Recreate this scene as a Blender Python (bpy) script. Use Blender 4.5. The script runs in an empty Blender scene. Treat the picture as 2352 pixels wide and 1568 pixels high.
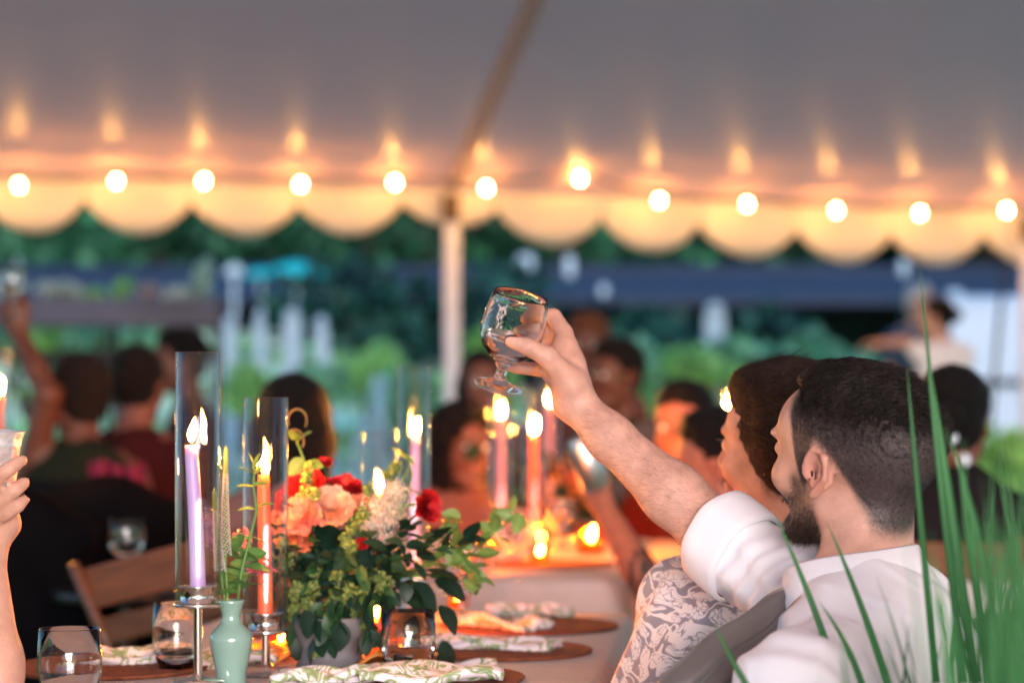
import bpy, math, random, numpy as np
from mathutils import Vector, Matrix, noise
random.seed(7); np.random.seed(7)
R = math.radians
SC = bpy.context.scene
COL = SC.collection
# ---------------------------------------------------------------- camera, sky, sun, exposure
cam = bpy.data.objects.new('camera', bpy.data.cameras.new('camera')); COL.objects.link(cam)
cam.location = (0, 0, 1.15); cam.rotation_euler = (R(90), 0, 0)
cam.data.lens = 85; cam.data.sensor_width = 36; cam.data.shift_y = 0.0621
cam.data.clip_start = 0.05; cam.data.clip_end = 400
cam.data.dof.use_dof = True; cam.data.dof.focus_distance = 3.12; cam.data.dof.aperture_fstop = 2.9
SC.camera = cam
W = bpy.data.worlds.new('World'); SC.world = W; W.use_nodes = True
wn = W.node_tree
bg = wn.nodes['Background']; sky = wn.nodes.new('ShaderNodeTexSky')
sky.sky_type = 'NISHITA'; sky.sun_disc = False
SUN_EL, SUN_ROT = 9, 172
sky.sun_elevation = R(SUN_EL); sky.sun_rotation = R(SUN_ROT); sky.air_density = 1.0; sky.dust_density = 0.3; sky.ozone_density = 4.0
wn.links.new(sky.outputs[0], bg.inputs[0]); bg.inputs[1].default_value = 0.12
sl = bpy.data.lights.new('sun', 'SUN'); sl.energy = 1.95; sl.angle = R(25); sl.color = (1.0, .86, .88)
so = bpy.data.objects.new('sun', sl); COL.objects.link(so)
az = R(SUN_ROT)   # towards the sun: x = sin, y = cos
d = Vector((math.sin(az)*math.cos(R(SUN_EL)), math.cos(az)*math.cos(R(SUN_EL)), math.sin(R(SUN_EL))))
so.rotation_euler = d.to_track_quat('Z', 'Y').to_euler(); so.location = d*30
SC.view_settings.view_transform = 'Standard'; SC.view_settings.look = 'None'
SC.view_settings.gamma = 1; SC.view_settings.use_curve_mapping = False
SC.view_settings.exposure = 1.9
SC.render.engine = 'CYCLES'
cy = SC.cycles
cy.use_denoising = True; cy.max_bounces = 10; cy.transparent_max_bounces = 32
cy.transmission_bounces = 8; cy.glossy_bounces = 4; cy.diffuse_bounces = 3
cy.sample_clamp_indirect = 4; cy.caustics_reflective = False; cy.caustics_refractive = False
# ---------------------------------------------------------------- helpers
FP = 5553.0
def P(x, y, Y):            # a reading of the photograph (2352 px wide) at a real distance -> metres
    return ((x-1176)/FP*Y, Y, 1.15+(930-y)/FP*Y)
def V3(p): return np.array(p, dtype=float)
def link(o, parent=None):
    COL.objects.link(o)
    if parent is not None: o.parent = parent
    return o
def mk_mesh(name, verts, faces, m=None, smooth=True, cols=None):
    me = bpy.data.meshes.new(name)
    verts = np.asarray(verts, dtype=np.float32)
    if isinstance(faces, np.ndarray):
        n = len(faces); k = faces.shape[1]
        me.vertices.add(len(verts)); me.vertices.foreach_set('co', verts.ravel())
        me.loops.add(n*k); me.loops.foreach_set('vertex_index', faces.astype(np.int32).ravel())
        me.polygons.add(n); me.polygons.foreach_set('loop_start', np.arange(0, n*k, k, dtype=np.int32))
        me.update(calc_edges=True)
    else:
        me.from_pydata(verts.tolist(), [], faces); me.update()
    if smooth: me.polygons.foreach_set('use_smooth', np.ones(len(me.polygons), dtype=bool))
    if cols is not None:
        a = me.color_attributes.new('Col', 'FLOAT_COLOR', 'POINT')
        c = np.ones((len(verts), 4), dtype=np.float32); c[:, :3] = cols
        a.data.foreach_set('color', c.ravel())
    if m is not None: me.materials.append(m)
    return me
def obj(name, me, parent=None, loc=None, rot=None):
    o = bpy.data.objects.new(name, me); link(o, parent)
    if loc is not None: o.location = loc
    if rot is not None: o.rotation_euler = rot
    return o
def thing(name, label, cat, loc=(0, 0, 0), rz=0, group=None):
    o = obj(name, None, None, loc, (0, 0, rz)); return tag(o, label, cat, group)
def tag(o, label=None, cat=None, group=None, kind=None):
    if label: o['label'] = label
    if cat: o['category'] = cat
    if group: o['group'] = group
    if kind: o['kind'] = kind
    return o
class MB:                  # mesh gatherer
    def __init__(s): s.v = []; s.f = []; s.n = 0
    def add(s, v, f):
        b = s.n; s.v += [tuple(map(float, p)) for p in v]; s.f += [tuple(i+b for i in q) for q in f]; s.n += len(v); return s
    def box(s, x0, x1, y0, y1, z0, z1):
        v = [(x, y, z) for x in (x0, x1) for y in (y0, y1) for z in (z0, z1)]
        return s.add(v, [(0, 1, 3, 2), (4, 6, 7, 5), (0, 4, 5, 1), (2, 3, 7, 6), (0, 2, 6, 4), (1, 5, 7, 3)])
    def tube(s, pts, rad, n=8, cap=True):
        pts = [Vector(p) for p in pts]
        if not hasattr(rad, '__len__'): rad = [rad]*len(pts)
        v = []; up = Vector((0.13, 0.21, 1))
        for i, p in enumerate(pts):
            t = (pts[min(i+1, len(pts)-1)]-pts[max(i-1, 0)]).normalized()
            a = t.cross(up)
            if a.length < .15: a = t.cross(Vector((1, .1, 0)))
            a.normalize(); b = t.cross(a)
            for k in range(n):
                an = 2*math.pi*k/n; v.append(p+(a*math.cos(an)+b*math.sin(an))*rad[i])
        f = []
        for i in range(len(pts)-1):
            for k in range(n):
                f.append((i*n+k, i*n+(k+1) % n, (i+1)*n+(k+1) % n, (i+1)*n+k))
        if cap: f.append(tuple(range(n-1, -1, -1))); f.append(tuple((len(pts)-1)*n+k for k in range(n)))
        return s.add(v, f)
    def lathe(s, prof, n=32, org=(0, 0, 0), closed=False):
        v = []; m = len(prof)
        for k in range(n):
            a = 2*math.pi*k/n
            for r, z in prof: v.append((org[0]+r*math.cos(a), org[1]+r*math.sin(a), org[2]+z))
        f = []
        mm = m if closed else m-1
        for k in range(n):
            for i in range(mm):
                j = (i+1) % m
                f.append((k*m+i, ((k+1) % n)*m+i, ((k+1) % n)*m+j, k*m+j))
        return s.add(v, f)
    def build(s, name, m, parent=None, smooth=True, loc=None, rot=None, bevel=0):
        o = obj(name, mk_mesh(name, s.v, s.f, m, smooth), parent, loc, rot)
        if bevel:
            b = o.modifiers.new('bevel', 'BEVEL'); b.width = bevel; b.segments = 2; b.limit_method = 'ANGLE'
        return o
def copy_tree(o, parent=None):
    c = o.copy(); COL.objects.link(c)
    if parent is not None: c.parent = parent
    for ch in list(o.children): copy_tree(ch, c)
    return c
# ---------------------------------------------------------------- materials
def nodes(m):
    m.use_nodes = True; return m.node_tree, m.node_tree.nodes['Principled BSDF']
def mat(name, col, rough=.6, var=.15, scale=20, bump=0., bscale=60, metal=0, spec=.5, sss=0, attr=False, trans=0, sheen=0, stretch=None, coat=0):
    m = bpy.data.materials.new(name); t, b = nodes(m); N = t.nodes; L = t.links
    tc = N.new('ShaderNodeTexCoord'); src = tc.outputs['Object']
    if stretch:
        mp = N.new('ShaderNodeMapping'); mp.inputs['Scale'].default_value = stretch; L.new(src, mp.inputs[0]); src = mp.outputs[0]
    nz = N.new('ShaderNodeTexNoise'); nz.inputs['Scale'].default_value = scale; nz.inputs['Detail'].default_value = 4; L.new(src, nz.inputs['Vector'])
    mr = N.new('ShaderNodeMapRange'); mr.inputs['From Min'].default_value = .3; mr.inputs['From Max'].default_value = .7
    mr.inputs['To Min'].default_value = 1-var; mr.inputs['To Max'].default_value = 1+var; L.new(nz.outputs[0], mr.inputs[0])
    mx = N.new('ShaderNodeVectorMath'); mx.operation = 'SCALE'; L.new(mr.outputs[0], mx.inputs['Scale'])
    if attr:
        at = N.new('ShaderNodeAttribute'); at.attribute_name = 'Col'; L.new(at.outputs['Color'], mx.inputs[0])
    else: mx.inputs[0].default_value = col
    L.new(mx.outputs[0], b.inputs['Base Color'])
    b.inputs['Roughness'].default_value = rough; b.inputs['Metallic'].default_value = metal
    b.inputs['Specular IOR Level'].default_value = spec
    if coat: b.inputs['Coat Weight'].default_value = coat; b.inputs['Coat Roughness'].default_value = .1
    if sss:
        b.inputs['Subsurface Weight'].default_value = sss; b.inputs['Subsurface Radius'].default_value = (.012, .004, .002); b.inputs['Subsurface Scale'].default_value = 1
    if sheen: b.inputs['Sheen Weight'].default_value = sheen
    if bump:
        n2 = N.new('ShaderNodeTexNoise'); n2.inputs['Scale'].default_value = bscale; n2.inputs['Detail'].default_value = 5; L.new(src, n2.inputs['Vector'])
        bp = N.new('ShaderNodeBump'); bp.inputs['Strength'].default_value = bump; bp.inputs['Distance'].default_value = .01
        L.new(n2.outputs[0], bp.inputs['Height']); L.new(bp.outputs[0], b.inputs['Normal'])
    if trans:
        tr = N.new('ShaderNodeBsdfTranslucent'); L.new(mx.outputs[0], tr.inputs[0])
        ms = N.new('ShaderNodeMixShader'); ms.inputs[0].default_value = trans
        L.new(b.outputs[0], ms.inputs[1]); L.new(tr.outputs[0], ms.inputs[2]); L.new(ms.outputs[0], N['Material Output'].inputs[0])
    return m
def emit(name, col, st):
    m = bpy.data.materials.new(name); t, b = nodes(m)
    b.inputs['Base Color'].default_value = (0, 0, 0, 1); b.inputs['Emission Color'].default_value = (*col, 1); b.inputs['Emission Strength'].default_value = st
    return m
def thin_glass(name, tint=(1, 1, 1), ior=1.45, extra=.02, wob=0):
    m = bpy.data.materials.new(name); m.use_nodes = True; t = m.node_tree; N = t.nodes; L = t.links
    N.remove(N['Principled BSDF'])
    tr = N.new('ShaderNodeBsdfTransparent'); tr.inputs[0].default_value = (*tint, 1)
    gl = N.new('ShaderNodeBsdfGlossy'); gl.inputs['Roughness'].default_value = .015
    lw = N.new('ShaderNodeLayerWeight'); lw.inputs[0].default_value = .5
    fr = N.new('ShaderNodeMath'); fr.operation = 'POWER'; fr.inputs[1].default_value = 3.2; L.new(lw.outputs['Facing'], fr.inputs[0])
    ad = N.new('ShaderNodeMath'); ad.operation = 'ADD'; ad.inputs[1].default_value = extra; L.new(fr.outputs[0], ad.inputs[0]); ad.use_clamp = True
    ms = N.new('ShaderNodeMixShader'); L.new(ad.outputs[0], ms.inputs[0]); L.new(tr.outputs[0], ms.inputs[1]); L.new(gl.outputs[0], ms.inputs[2])
    L.new(ms.outputs[0], N['Material Output'].inputs[0])
    if wob:
        n2 = N.new('ShaderNodeTexNoise'); n2.inputs['Scale'].default_value = 60
        tc = N.new('ShaderNodeTexCoord'); mp = N.new('ShaderNodeMapping'); mp.inputs['Scale'].default_value = (1, 1, .12); L.new(tc.outputs['Object'], mp.inputs[0]); L.new(mp.outputs[0], n2.inputs['Vector'])
        bp = N.new('ShaderNodeBump'); bp.inputs['Strength'].default_value = wob; bp.inputs['Distance'].default_value = .003
        L.new(n2.outputs[0], bp.inputs['Height']); L.new(bp.outputs[0], gl.inputs['Normal'])
    return m
def solid_glass(name, col=(1, 1, 1), ior=1.45, rough=0., bump=0):
    m = bpy.data.materials.new(name); t, b = nodes(m)
    b.inputs['Base Color'].default_value = (*col, 1); b.inputs['Transmission Weight'].default_value = 1; b.inputs['IOR'].default_value = ior; b.inputs['Roughness'].default_value = rough
    if bump:
        N = t.nodes; L = t.links; n2 = N.new('ShaderNodeTexNoise'); n2.inputs['Scale'].default_value = 55
        tc = N.new('ShaderNodeTexCoord'); L.new(tc.outputs['Object'], n2.inputs['Vector'])
        bp = N.new('ShaderNodeBump'); bp.inputs['Strength'].default_value = bump; bp.inputs['Distance'].default_value = .002
        L.new(n2.outputs[0], bp.inputs['Height']); L.new(bp.outputs[0], b.inputs['Normal'])
    return m
def skinmat(): return mat('skin', (.5, .3, .22), .5, .15, 38, .15, 220, sss=.12, attr=True, spec=.4)
M = {}
M['skin'] = skinmat()
M['hair'] = mat('hair', (.03, .02, .014), .5, .5, 150, .9, 120, attr=True, spec=.18, stretch=(1, 1, 3))
M['cloth'] = mat('clothing', (.5, .5, .5), .85, .08, 30, .12, 500, attr=True, spec=.08)
M['thin'] = thin_glass('clear_glass', (.97, .98, .975), 1.45, .02, .35)
M['sleeve'] = thin_glass('candle_sleeve_glass', (.95, .95, .95), 1.5, .035, .12)
M['glass'] = solid_glass('moulded_glass', (1, 1, 1), 1.47, 0, .25)
M['water'] = solid_glass('water', (.98, .98, 1), 1.33)
M['silver'] = mat('silver', (.82, .78, .72), .13, .05, 8, 0, metal=1)
M['tin'] = mat('brushed_tin', (.78, .76, .76), .38, .12, 60, .5, 90, metal=.55)
M['steel'] = mat('aluminium_can', (.60, .60, .63), .33, .08, 30, .05, 60, metal=.95)
# ---------------------------------------------------------------- signed-distance modelling
def c_(a, b, ra, rb=None, k=.01, op='+'): return ('c', V3(a), V3(b), ra, ra if rb is None else rb, k, op)
def e_(c, r, k=.01, op='+', rot=None):
    Rm = None if rot is None else np.array(Matrix.Rotation(rot[0], 3, 'X') @ Matrix.Rotation(rot[1], 3, 'Y') @ Matrix.Rotation(rot[2], 3, 'Z')) if len(rot) == 3 and not hasattr(rot[0], '__len__') else np.array(rot)
    return ('e', V3(c), V3(r), Rm, 0, k, op)
def ev(prims, Pt):
    d = None
    for pr in prims:
        if pr[0] == 'g':                     # group: ('g', origin, Rot(cols=axes), scale, prims, k)
            q = ((Pt-pr[1]) @ pr[2])/pr[3]; x = ev(pr[4], q)*pr[3]; k, op = pr[5], '+'
        elif pr[0] == 'c':
            a, b, ra, rb = pr[1:5]; ab = b-a; L2 = max(ab @ ab, 1e-9)
            t = np.clip(((Pt-a) @ ab)/L2, 0, 1)
            x = np.sqrt((((Pt-a)-t[:, None]*ab)**2).sum(1))-(ra+(rb-ra)*t); k, op = pr[5], pr[6]
        else:
            q = Pt-pr[1]
            if pr[3] is not None: q = q @ pr[3]
            k0 = np.sqrt(((q/pr[2])**2).sum(1)); k1 = np.sqrt(((q/pr[2]**2)**2).sum(1))+1e-9
            x = k0*(k0-1)/k1; k, op = pr[5], pr[6]
        if d is None: d = x; continue
        if op == '+':
            h = np.clip(.5+.5*(x-d)/k, 0, 1); d = x*(1-h)+d*h-k*h*(1-h)
        else:
            h = np.clip(.5-.5*(x+d)/k, 0, 1); d = d*(1-h)-x*h+k*h*(1-h)
    return d
def bounds(prims):
    lo = np.full(3, 1e9); hi = -lo
    for pr in prims:
        if pr[0] == 'g':
            l, h = bounds(pr[4]); cs = np.array([[x, y, z] for x in (l[0], h[0]) for y in (l[1], h[1]) for z in (l[2], h[2])])
            w = (cs*pr[3]) @ pr[2].T+pr[1]; l, h = w.min(0), w.max(0)
        elif pr[0] == 'c':
            if pr[6] == '-': continue
            r = max(pr[3], pr[4]); l = np.minimum(pr[1], pr[2])-r; h = np.maximum(pr[1], pr[2])+r
        else:
            if pr[6] == '-': continue
            r = pr[2].max() if pr[3] is not None else pr[2]; l = pr[1]-r; h = pr[1]+r
        lo = np.minimum(lo, l); hi = np.maximum(hi, h)
    return lo, hi
def sdf_mesh(prims, h, post=None):
    lo, hi = bounds(prims); pad = 5*h+.012; lo = lo-pad; hi = hi+pad
    B = 8; nb = np.ceil((hi-lo)/(h*B)).astype(int)+1; n = nb*B
    f = (lambda q: ev(prims, q)) if post is None else (lambda q: post(q, ev(prims, q)))
    bi = np.stack(np.meshgrid(*[np.arange(k) for k in nb], indexing='ij'), -1).reshape(-1, 3)
    dc = ev(prims, lo+(bi+.5)*B*h)
    F = np.empty(tuple(n), dtype=np.float32)
    Fb = F.reshape(nb[0], B, nb[1], B, nb[2], B).transpose(0, 2, 4, 1, 3, 5)
    Fb[...] = dc.reshape(tuple(nb))[:, :, :, None, None, None]
    keep = bi[np.abs(dc) < B*h*1.25+.02]
    off = np.stack(np.meshgrid(*[np.arange(B)]*3, indexing='ij'), -1).reshape(-1, 3)
    for s in range(0, len(keep), 400):
        kb = keep[s:s+400]; idx = (kb[:, None, :]*B+off[None]).reshape(-1, 3)
        Fb[kb[:, 0], kb[:, 1], kb[:, 2]] = f(lo+idx*h).reshape(-1, B, B, B)
    S = F < 0
    c = np.zeros(tuple(n-1), dtype=np.int8)
    for dx in (0, 1):
        for dy in (0, 1):
            for dz in (0, 1): c += S[dx:n[0]-1+dx, dy:n[1]-1+dy, dz:n[2]-1+dz]
    act = np.argwhere((c > 0) & (c < 8)); idm = np.full(tuple(n-1), -1, dtype=np.int32)
    idm[act[:, 0], act[:, 1], act[:, 2]] = np.arange(len(act))
    cor = np.array([[x, y, z] for x in (0, 1) for y in (0, 1) for z in (0, 1)])
    val = np.stack([F[act[:, 0]+q[0], act[:, 1]+q[1], act[:, 2]+q[2]] for q in cor], 1)
    acc = np.zeros((len(act), 3)); cnt = np.zeros(len(act))
    for i in range(8):
        for j in range(i+1, 8):
            if abs(cor[i]-cor[j]).sum() != 1: continue
            a, b = val[:, i], val[:, j]; cr = (a < 0) != (b < 0)
            t = np.where(cr, a/np.where(cr, a-b, 1), 0)
            acc += np.where(cr[:, None], cor[i]+t[:, None]*(cor[j]-cor[i]), 0); cnt += cr
    verts = lo+(act+acc/cnt[:, None])*h
    quads = []
    for ax in range(3):
        sl0 = [slice(1, None)]*3; sl1 = [slice(1, None)]*3
        # edge from p to p+e_ax ; p interior in the two other axes
        a = S[tuple(slice(0, n[ax]-1) if i == ax else slice(1, n[i]-1) for i in range(3))]
        b = S[tuple(slice(1, n[ax]) if i == ax else slice(1, n[i]-1) for i in range(3))]
        e = np.argwhere(a != b); sg = a[e[:, 0], e[:, 1], e[:, 2]]
        o = np.array([0 if i == ax else 1 for i in range(3)]); p = e+o
        u, v = [(1, 2), (2, 0), (0, 1)][ax]
        U = np.zeros(3, int); U[u] = 1; Vv = np.zeros(3, int); Vv[v] = 1
        g = lambda q: idm[q[:, 0], q[:, 1], q[:, 2]]
        q = np.stack([g(p-U-Vv), g(p-Vv), g(p), g(p-U)], 1)
        q[~sg] = q[~sg][:, ::-1]; quads.append(q)
    Q = np.concatenate(quads); Q = Q[(Q >= 0).all(1)]
    return verts, Q
def frame(fwd, up=(0, 0, 1), roll=0):
    f = Vector(fwd).normalized(); l = Vector(up).cross(f).normalized(); u = f.cross(l)
    if roll:
        q = Matrix.Rotation(roll, 3, f); l = q @ l; u = q @ u
    return np.array([[f.x, l.x, u.x], [f.y, l.y, u.y], [f.z, l.z, u.z]])
# ---------------------------------------------------------------- people: heads, hands, bodies
def head_prims(fine=False, ear=True):
    p = [e_((-.014, 0, .042), (.098, .077, .086)),
         e_((.03, 0, -.005), (.062, .063, .088), .03),
         e_((.045, 0, .045), (.05, .062, .05), .02),
         c_((-.005, .047, -.05), (.06, .02, -.098), .019, .017, .03), c_((-.005, -.047, -.05), (.06, -.02, -.098), .019, .017, .03),
         e_((.072, 0, -.1), (.022, .024, .018), .02),
         e_((.06, .037, -.028), (.028, .024, .024), .02), e_((.06, -.037, -.028), (.028, .024, .024), .02),
         e_((.086, .026, .027), (.012, .026, .008), .012), e_((.086, -.026, .027), (.012, .026, .008), .012),
         e_((.103, .031, .007), (.016, .018, .013), .014, '-'), e_((.103, -.031, .007), (.016, .018, .013), .014, '-'),
         e_((.08, .031, .006), (.0145, .016, .0125), .004), e_((.08, -.031, .006), (.0145, .016, .0125), .004),
         c_((.092, 0, .018), (.113, 0, -.02), .0075, .0105, .01),
         e_((.106, .0115, -.026), (.010, .008, .0075), .006), e_((.106, -.0115, -.026), (.010, .008, .0075), .006),
         e_((.093, 0, -.055), (.011, .024, .006), .006), e_((.092, 0, -.067), (.011, .021, .0065), .005),
         e_((.105, 0, -.0605), (.012, .022, .0014), .003, '-')]
    if ear:
        for s in (1, -1):
            y = .076*s
            p += [e_((-.016, y, .002), (.019, .0045, .03), .006, rot=(0, .18, .32*s)),
                  c_((-.012, y+.004*s, .028), (-.034, y+.011*s, .022), .0038, .004, .004), c_((-.034, y+.011*s, .022), (-.036, y+.011*s, -.006), .004, .0036, .004),
                  c_((-.036, y+.011*s, -.006), (-.014, y+.004*s, -.032), .0036, .0058, .004), c_((-.012, y+.004*s, .028), (.004, y+.001*s, .012), .0038, .003, .004),
                  e_((-.012, y+.009*s, -.002), (.009, .008, .014), .004, '-')]
            if fine:
                p += [c_((-.026, y+.008*s, .016), (-.024, y+.008*s, -.008), .0028, .0026, .003), c_((.002, y+.004*s, .004), (.001, y+.004*s, -.008), .004, .004, .004),
                      e_((-.02, y+.011*s, .018), (.006, .005, .006), .003, '-')]
    return p
def hand_prims(wr, fwd, back, side=1, curl=(.35, .5, .4), s=1.0, spread=1, thumb=None, k=.006):
    """right-handed frame: x fingers, y towards the thumb, z back of the hand"""
    f = V3(fwd)/np.linalg.norm(fwd); b = V3(back)-(V3(back) @ f)*f; b /= np.linalg.norm(b); t = np.cross(b, f)*side
    Rm = np.stack([f, t, b], 1); p = []
    ys = (.031, .011, -.010, -.029); xs = (.088, .092, .087, .078); fl = (.9, 1, .93, .75)
    for y, x, q in zip(ys, xs, fl):
        p.append(c_((0, y*.5, 0), (x, y*spread, .002), .0165, .0115, .016))
        a = 0; o = np.array((x, y*spread, .002))
        for L, r0, r1, cu in ((.044, .0098, .0088, curl[0]), (.028, .0088, .008, curl[1]), (.022, .008, .0065, curl[2])):
            a += cu; n = o+np.array((math.cos(a)*L*q, (y*.1 if a < .6 else 0), -math.sin(a)*L*q)); p.append(c_(o, n, r0, r1, .003)); o = n
    T = thumb or ((.015, .022, -.008), (.045, .05, -.022), (.075, .052, -.04), (.097, .042, -.052))
    for i, (r0, r1) in enumerate(((.017, .0125), (.0115, .0098), (.0098, .0075))): p.append(c_(T[i], T[i+1], r0, r1, .01 if i == 0 else .003))
    return [('g', V3(wr), Rm, s, p, .012)]
HAIRC = {'black': (.004, .003, .003), 'dark': (.006, .004, .003), 'brown': (.012, .006, .004), 'auburn': (.12, .045, .02), 'white': (.6, .55, .52), 'grey': (.25, .23, .21)}
def hair_prims(style):
    p = [e_((-.018, 0, .052), (.106, .087, .09))]
    if style == 'short':
        p += [e_((.02, 0, .095), (.07, .065, .045), .03), e_((-.05, 0, -.01), (.06, .07, .06), .02)]
    if style == 'wavy':
        p += [e_((.02, 0, .1), (.075, .07, .045), .03), e_((-.05, 0, -.01), (.07, .08, .07), .02)]
    if style == 'bun':
        p += [e_((-.04, 0, -.01), (.068, .076, .06), .02), e_((-.12, 0, .02), (.045, .05, .045), .01)]
    if style == 'long':
        p += [e_((-.03, 0, -.02), (.085, .094, .09), .03), c_((-.055, .03, -.03), (-.07, .045, -.26), .062, .045, .04), c_((-.055, -.03, -.03), (-.07, -.045, -.26), .062, .045, .04)]
    if style == 'curly':
        p += [e_((-.02, 0, .03), (.125, .115, .11), .03), e_((-.04, 0, -.08), (.10, .11, .08), .03)]
    p += [e_((.085, 0, -.035), (.075, .078, .105), .012, '-')]
    if style in ('short', 'wavy', 'bun'): p += [e_((.0, .08, -.02), (.026, .03, .034), .008, '-'), e_((.0, -.08, -.02), (.026, .03, .034), .008, '-'), e_((-.02, 0, -.17), (.12, .12, .085), .01, '-')]
    return p
def wob(q, a, f, s=0):     # smooth pseudo noise
    return a*(np.sin(q[:, 0]*f+s+2*np.sin(q[:, 1]*f*.7+s))*np.sin(q[:, 1]*f*1.1+1.3*s+1.5*np.sin(q[:, 2]*f*.6)) + .5*np.sin(q[:, 2]*f*1.7+2*np.sin(q[:, 0]*f*.9+s)))
SKIN = {'warm': (.34, .115, .065), 'fair': (.52, .28, .20), 'mid': (.16, .058, .036), 'tan': (.105, .036, .020)}  # mid and tan tones are darkened to carry the tent's shade
def face_colour(q, base):   # q = head-local points; lips, flush and brows
    c = np.tile(np.array(base), (len(q), 1))
    def blend(w, col): c[:] = c*(1-w[:, None])+np.array(col)*w[:, None]
    def el(cen, r): return np.clip(1.6-1.2*np.sqrt((((q-V3(cen))/V3(r))**2).sum(1)), 0, 1)
    for s in (1, -1):
        blend(el((.075, .04*s, -.03), (.03, .02, .02))*.35, (base[0], base[1]*.62, base[2]*.6))
        blend(el((.095, .028*s, .031), (.02, .02, .005))*.85, (.05, .03, .02))
        blend(el((-.02, .085*s, 0), (.03, .02, .035))*.45, (base[0]*1.0, base[1]*.6, base[2]*.58))
        blend(el((.097, .031*s, .007), (.012, .013, .0022))*.9, (.02, .012, .01))
    blend(el((.1, 0, -.061), (.016, .024, .011))*.6, (.38, .12, .1))
    blend(el((.115, 0, -.02), (.012, .012, .012))*.3, (base[0], base[1]*.6, base[2]*.6))
    return c
def person(label, head, face, body=None, roll=0, top=(.1, .1, .1), bottom=(.02, .02, .025), skin='mid', hair='short', hc='dark', arms=None, sleeves='short', h=.012,
           group='wedding guests', standing=False, hips=None, lean=0., neckline=0., scale=1.0, legs=True, waist=None, glasses=False):
    ff = V3(face); Rh = frame(face, roll=roll); Hd = V3(head)
    b = V3(body if body is not None else face); b[2] = 0; b /= np.linalg.norm(b); l = np.array((-b[1], b[0], 0)); up = np.array((0, 0, 1.))
    N = Hd-Rh[:, 2]*.10*scale-Rh[:, 0]*.035; S = N-up*.10-b*.015
    pz = .50 if not standing else S[2]-.52
    Pv = np.array((*(S-b*lean)[:2], pz)) if hips is None else V3(hips)
    root = thing('person', label, 'person', (Pv[0], Pv[1], 0), 0, group); org = np.array((Pv[0], Pv[1], 0.))
    Hd0, N0, S0, P0 = Hd-org, N-org, S-org, Pv-org
    sk = [('g', Hd0, Rh, scale, head_prims(h < .006), .02), c_(Hd0-Rh[:, 2]*.05-Rh[:, 0]*.02, S0+up*.02, .052, .06, .03)]
    shw = .165; chest = (S0*.68+P0*.32)
    Rb = np.stack([b, l, up], 1)
    trunk = [('g', chest, Rb, 1, [e_((0, 0, 0), (.10, .15, .24))], .03), ('g', P0+up*.04, Rb, 1, [e_((0, 0, 0), (.11, .155, .13))], .05), c_(S0+l*.11, S0-l*.11, .055, .055, .05)]
    sk += trunk
    tp = [('g', chest, Rb, 1, [e_((0, 0, 0), (.122, .17, .25))], .03), ('g', P0+up*.04, Rb, 1, [e_((0, 0, 0), (.125, .17, .14))], .05), c_(S0+l*.12-up*.012, S0-l*.12-up*.012, .062, .062, .05)]
    bt = [('g', P0, Rb, 1, [e_((0, 0, 0), (.135, .18, .13))], .03)]
    arms = arms or {}
    if not standing and skin != 'fair': top = tuple(c*.35 for c in top)  # tent shade put into the seated guests' clothing colour
    for s, key in ((1, 'L'), (-1, 'R')):
        sh = S0+l*shw*s-up*.025
        el_, wr = (V3(a)-org for a in arms[key][:2]) if key in arms else (S0+l*(shw+.06)*s-up*.28+b*.06, S0+l*(shw-.03)*s-up*.30+b*.30)
        sk += [c_(sh, el_, .046, .036, .03), c_(el_, el_*.6+wr*.4, .037, .036, .01), c_(el_*.6+wr*.4, wr, .036, .025, .02)]
        fd = wr-el_
        if key in arms and len(arms[key]) > 2 and arms[key][2] is not None:
            sk += [(q[0], q[1]-org, *q[2:]) if q[0] == 'g' else (q[0], q[1]-org, q[2]-org, *q[3:]) for q in arms[key][2]]
        else: sk += hand_prims(wr, fd, up*.7+l*.5*s, side=s)
        if sleeves != 'none': tp += [c_(sh, sh*.45+el_*.55 if sleeves == 'short' else el_, .058, .052, .03)]
        if sleeves == 'long': tp += [c_(el_, wr*.93+el_*.07, .05, .036, .02)]
        hp = P0+l*.09*s
        if legs:
            if standing: kn = hp-up*(P0[2]*.5)+b*.02; ft = np.array((hp[0], hp[1], .07))
            else: kn = hp+b*.42+up*.02; ft = kn-up*(kn[2]-.07)+b*.02
            sk += [c_(hp, kn, .075, .055, .03), c_(kn, ft, .052, .038, .02)]
            bt += [c_(hp, kn, .092, .07, .03), c_(kn, ft+up*.03, .068, .055, .02)]
            sm = MB(); sh_v, sh_q = sdf_mesh([c_(ft-b*.03-up*.03, ft+b*.13-up*.04, .04, .034), e_(ft+b*.05-up*.045, (.12, .12, .02), .02)], .014)
            obj('shoe', mk_mesh('shoe', sh_v, sh_q, M['cloth'], cols=(.02, .015, .012)), root)
    v, q = sdf_mesh(sk, h)
    qh = ((v-Hd0) @ Rh)/scale
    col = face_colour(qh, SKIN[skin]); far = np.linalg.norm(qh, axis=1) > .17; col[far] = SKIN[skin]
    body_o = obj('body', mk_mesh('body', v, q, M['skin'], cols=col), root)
    if neckline: tp += [e_(S0+up*.06+b*.05, (.09, .09, neckline), .01, '-')]
    sd = random.random()*9
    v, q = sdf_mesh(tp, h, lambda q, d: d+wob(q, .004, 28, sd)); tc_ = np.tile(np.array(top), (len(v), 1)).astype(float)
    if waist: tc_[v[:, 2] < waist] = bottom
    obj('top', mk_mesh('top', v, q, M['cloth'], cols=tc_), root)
    if legs: v, q = sdf_mesh(bt, max(h, .013), lambda q, d: d+wob(q, .005, 20, sd)); obj('trousers' if standing else 'skirt' if hair in ('long', 'bun') else 'trousers', mk_mesh('bottom', v, q, M['cloth'], cols=bottom), root)
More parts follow.
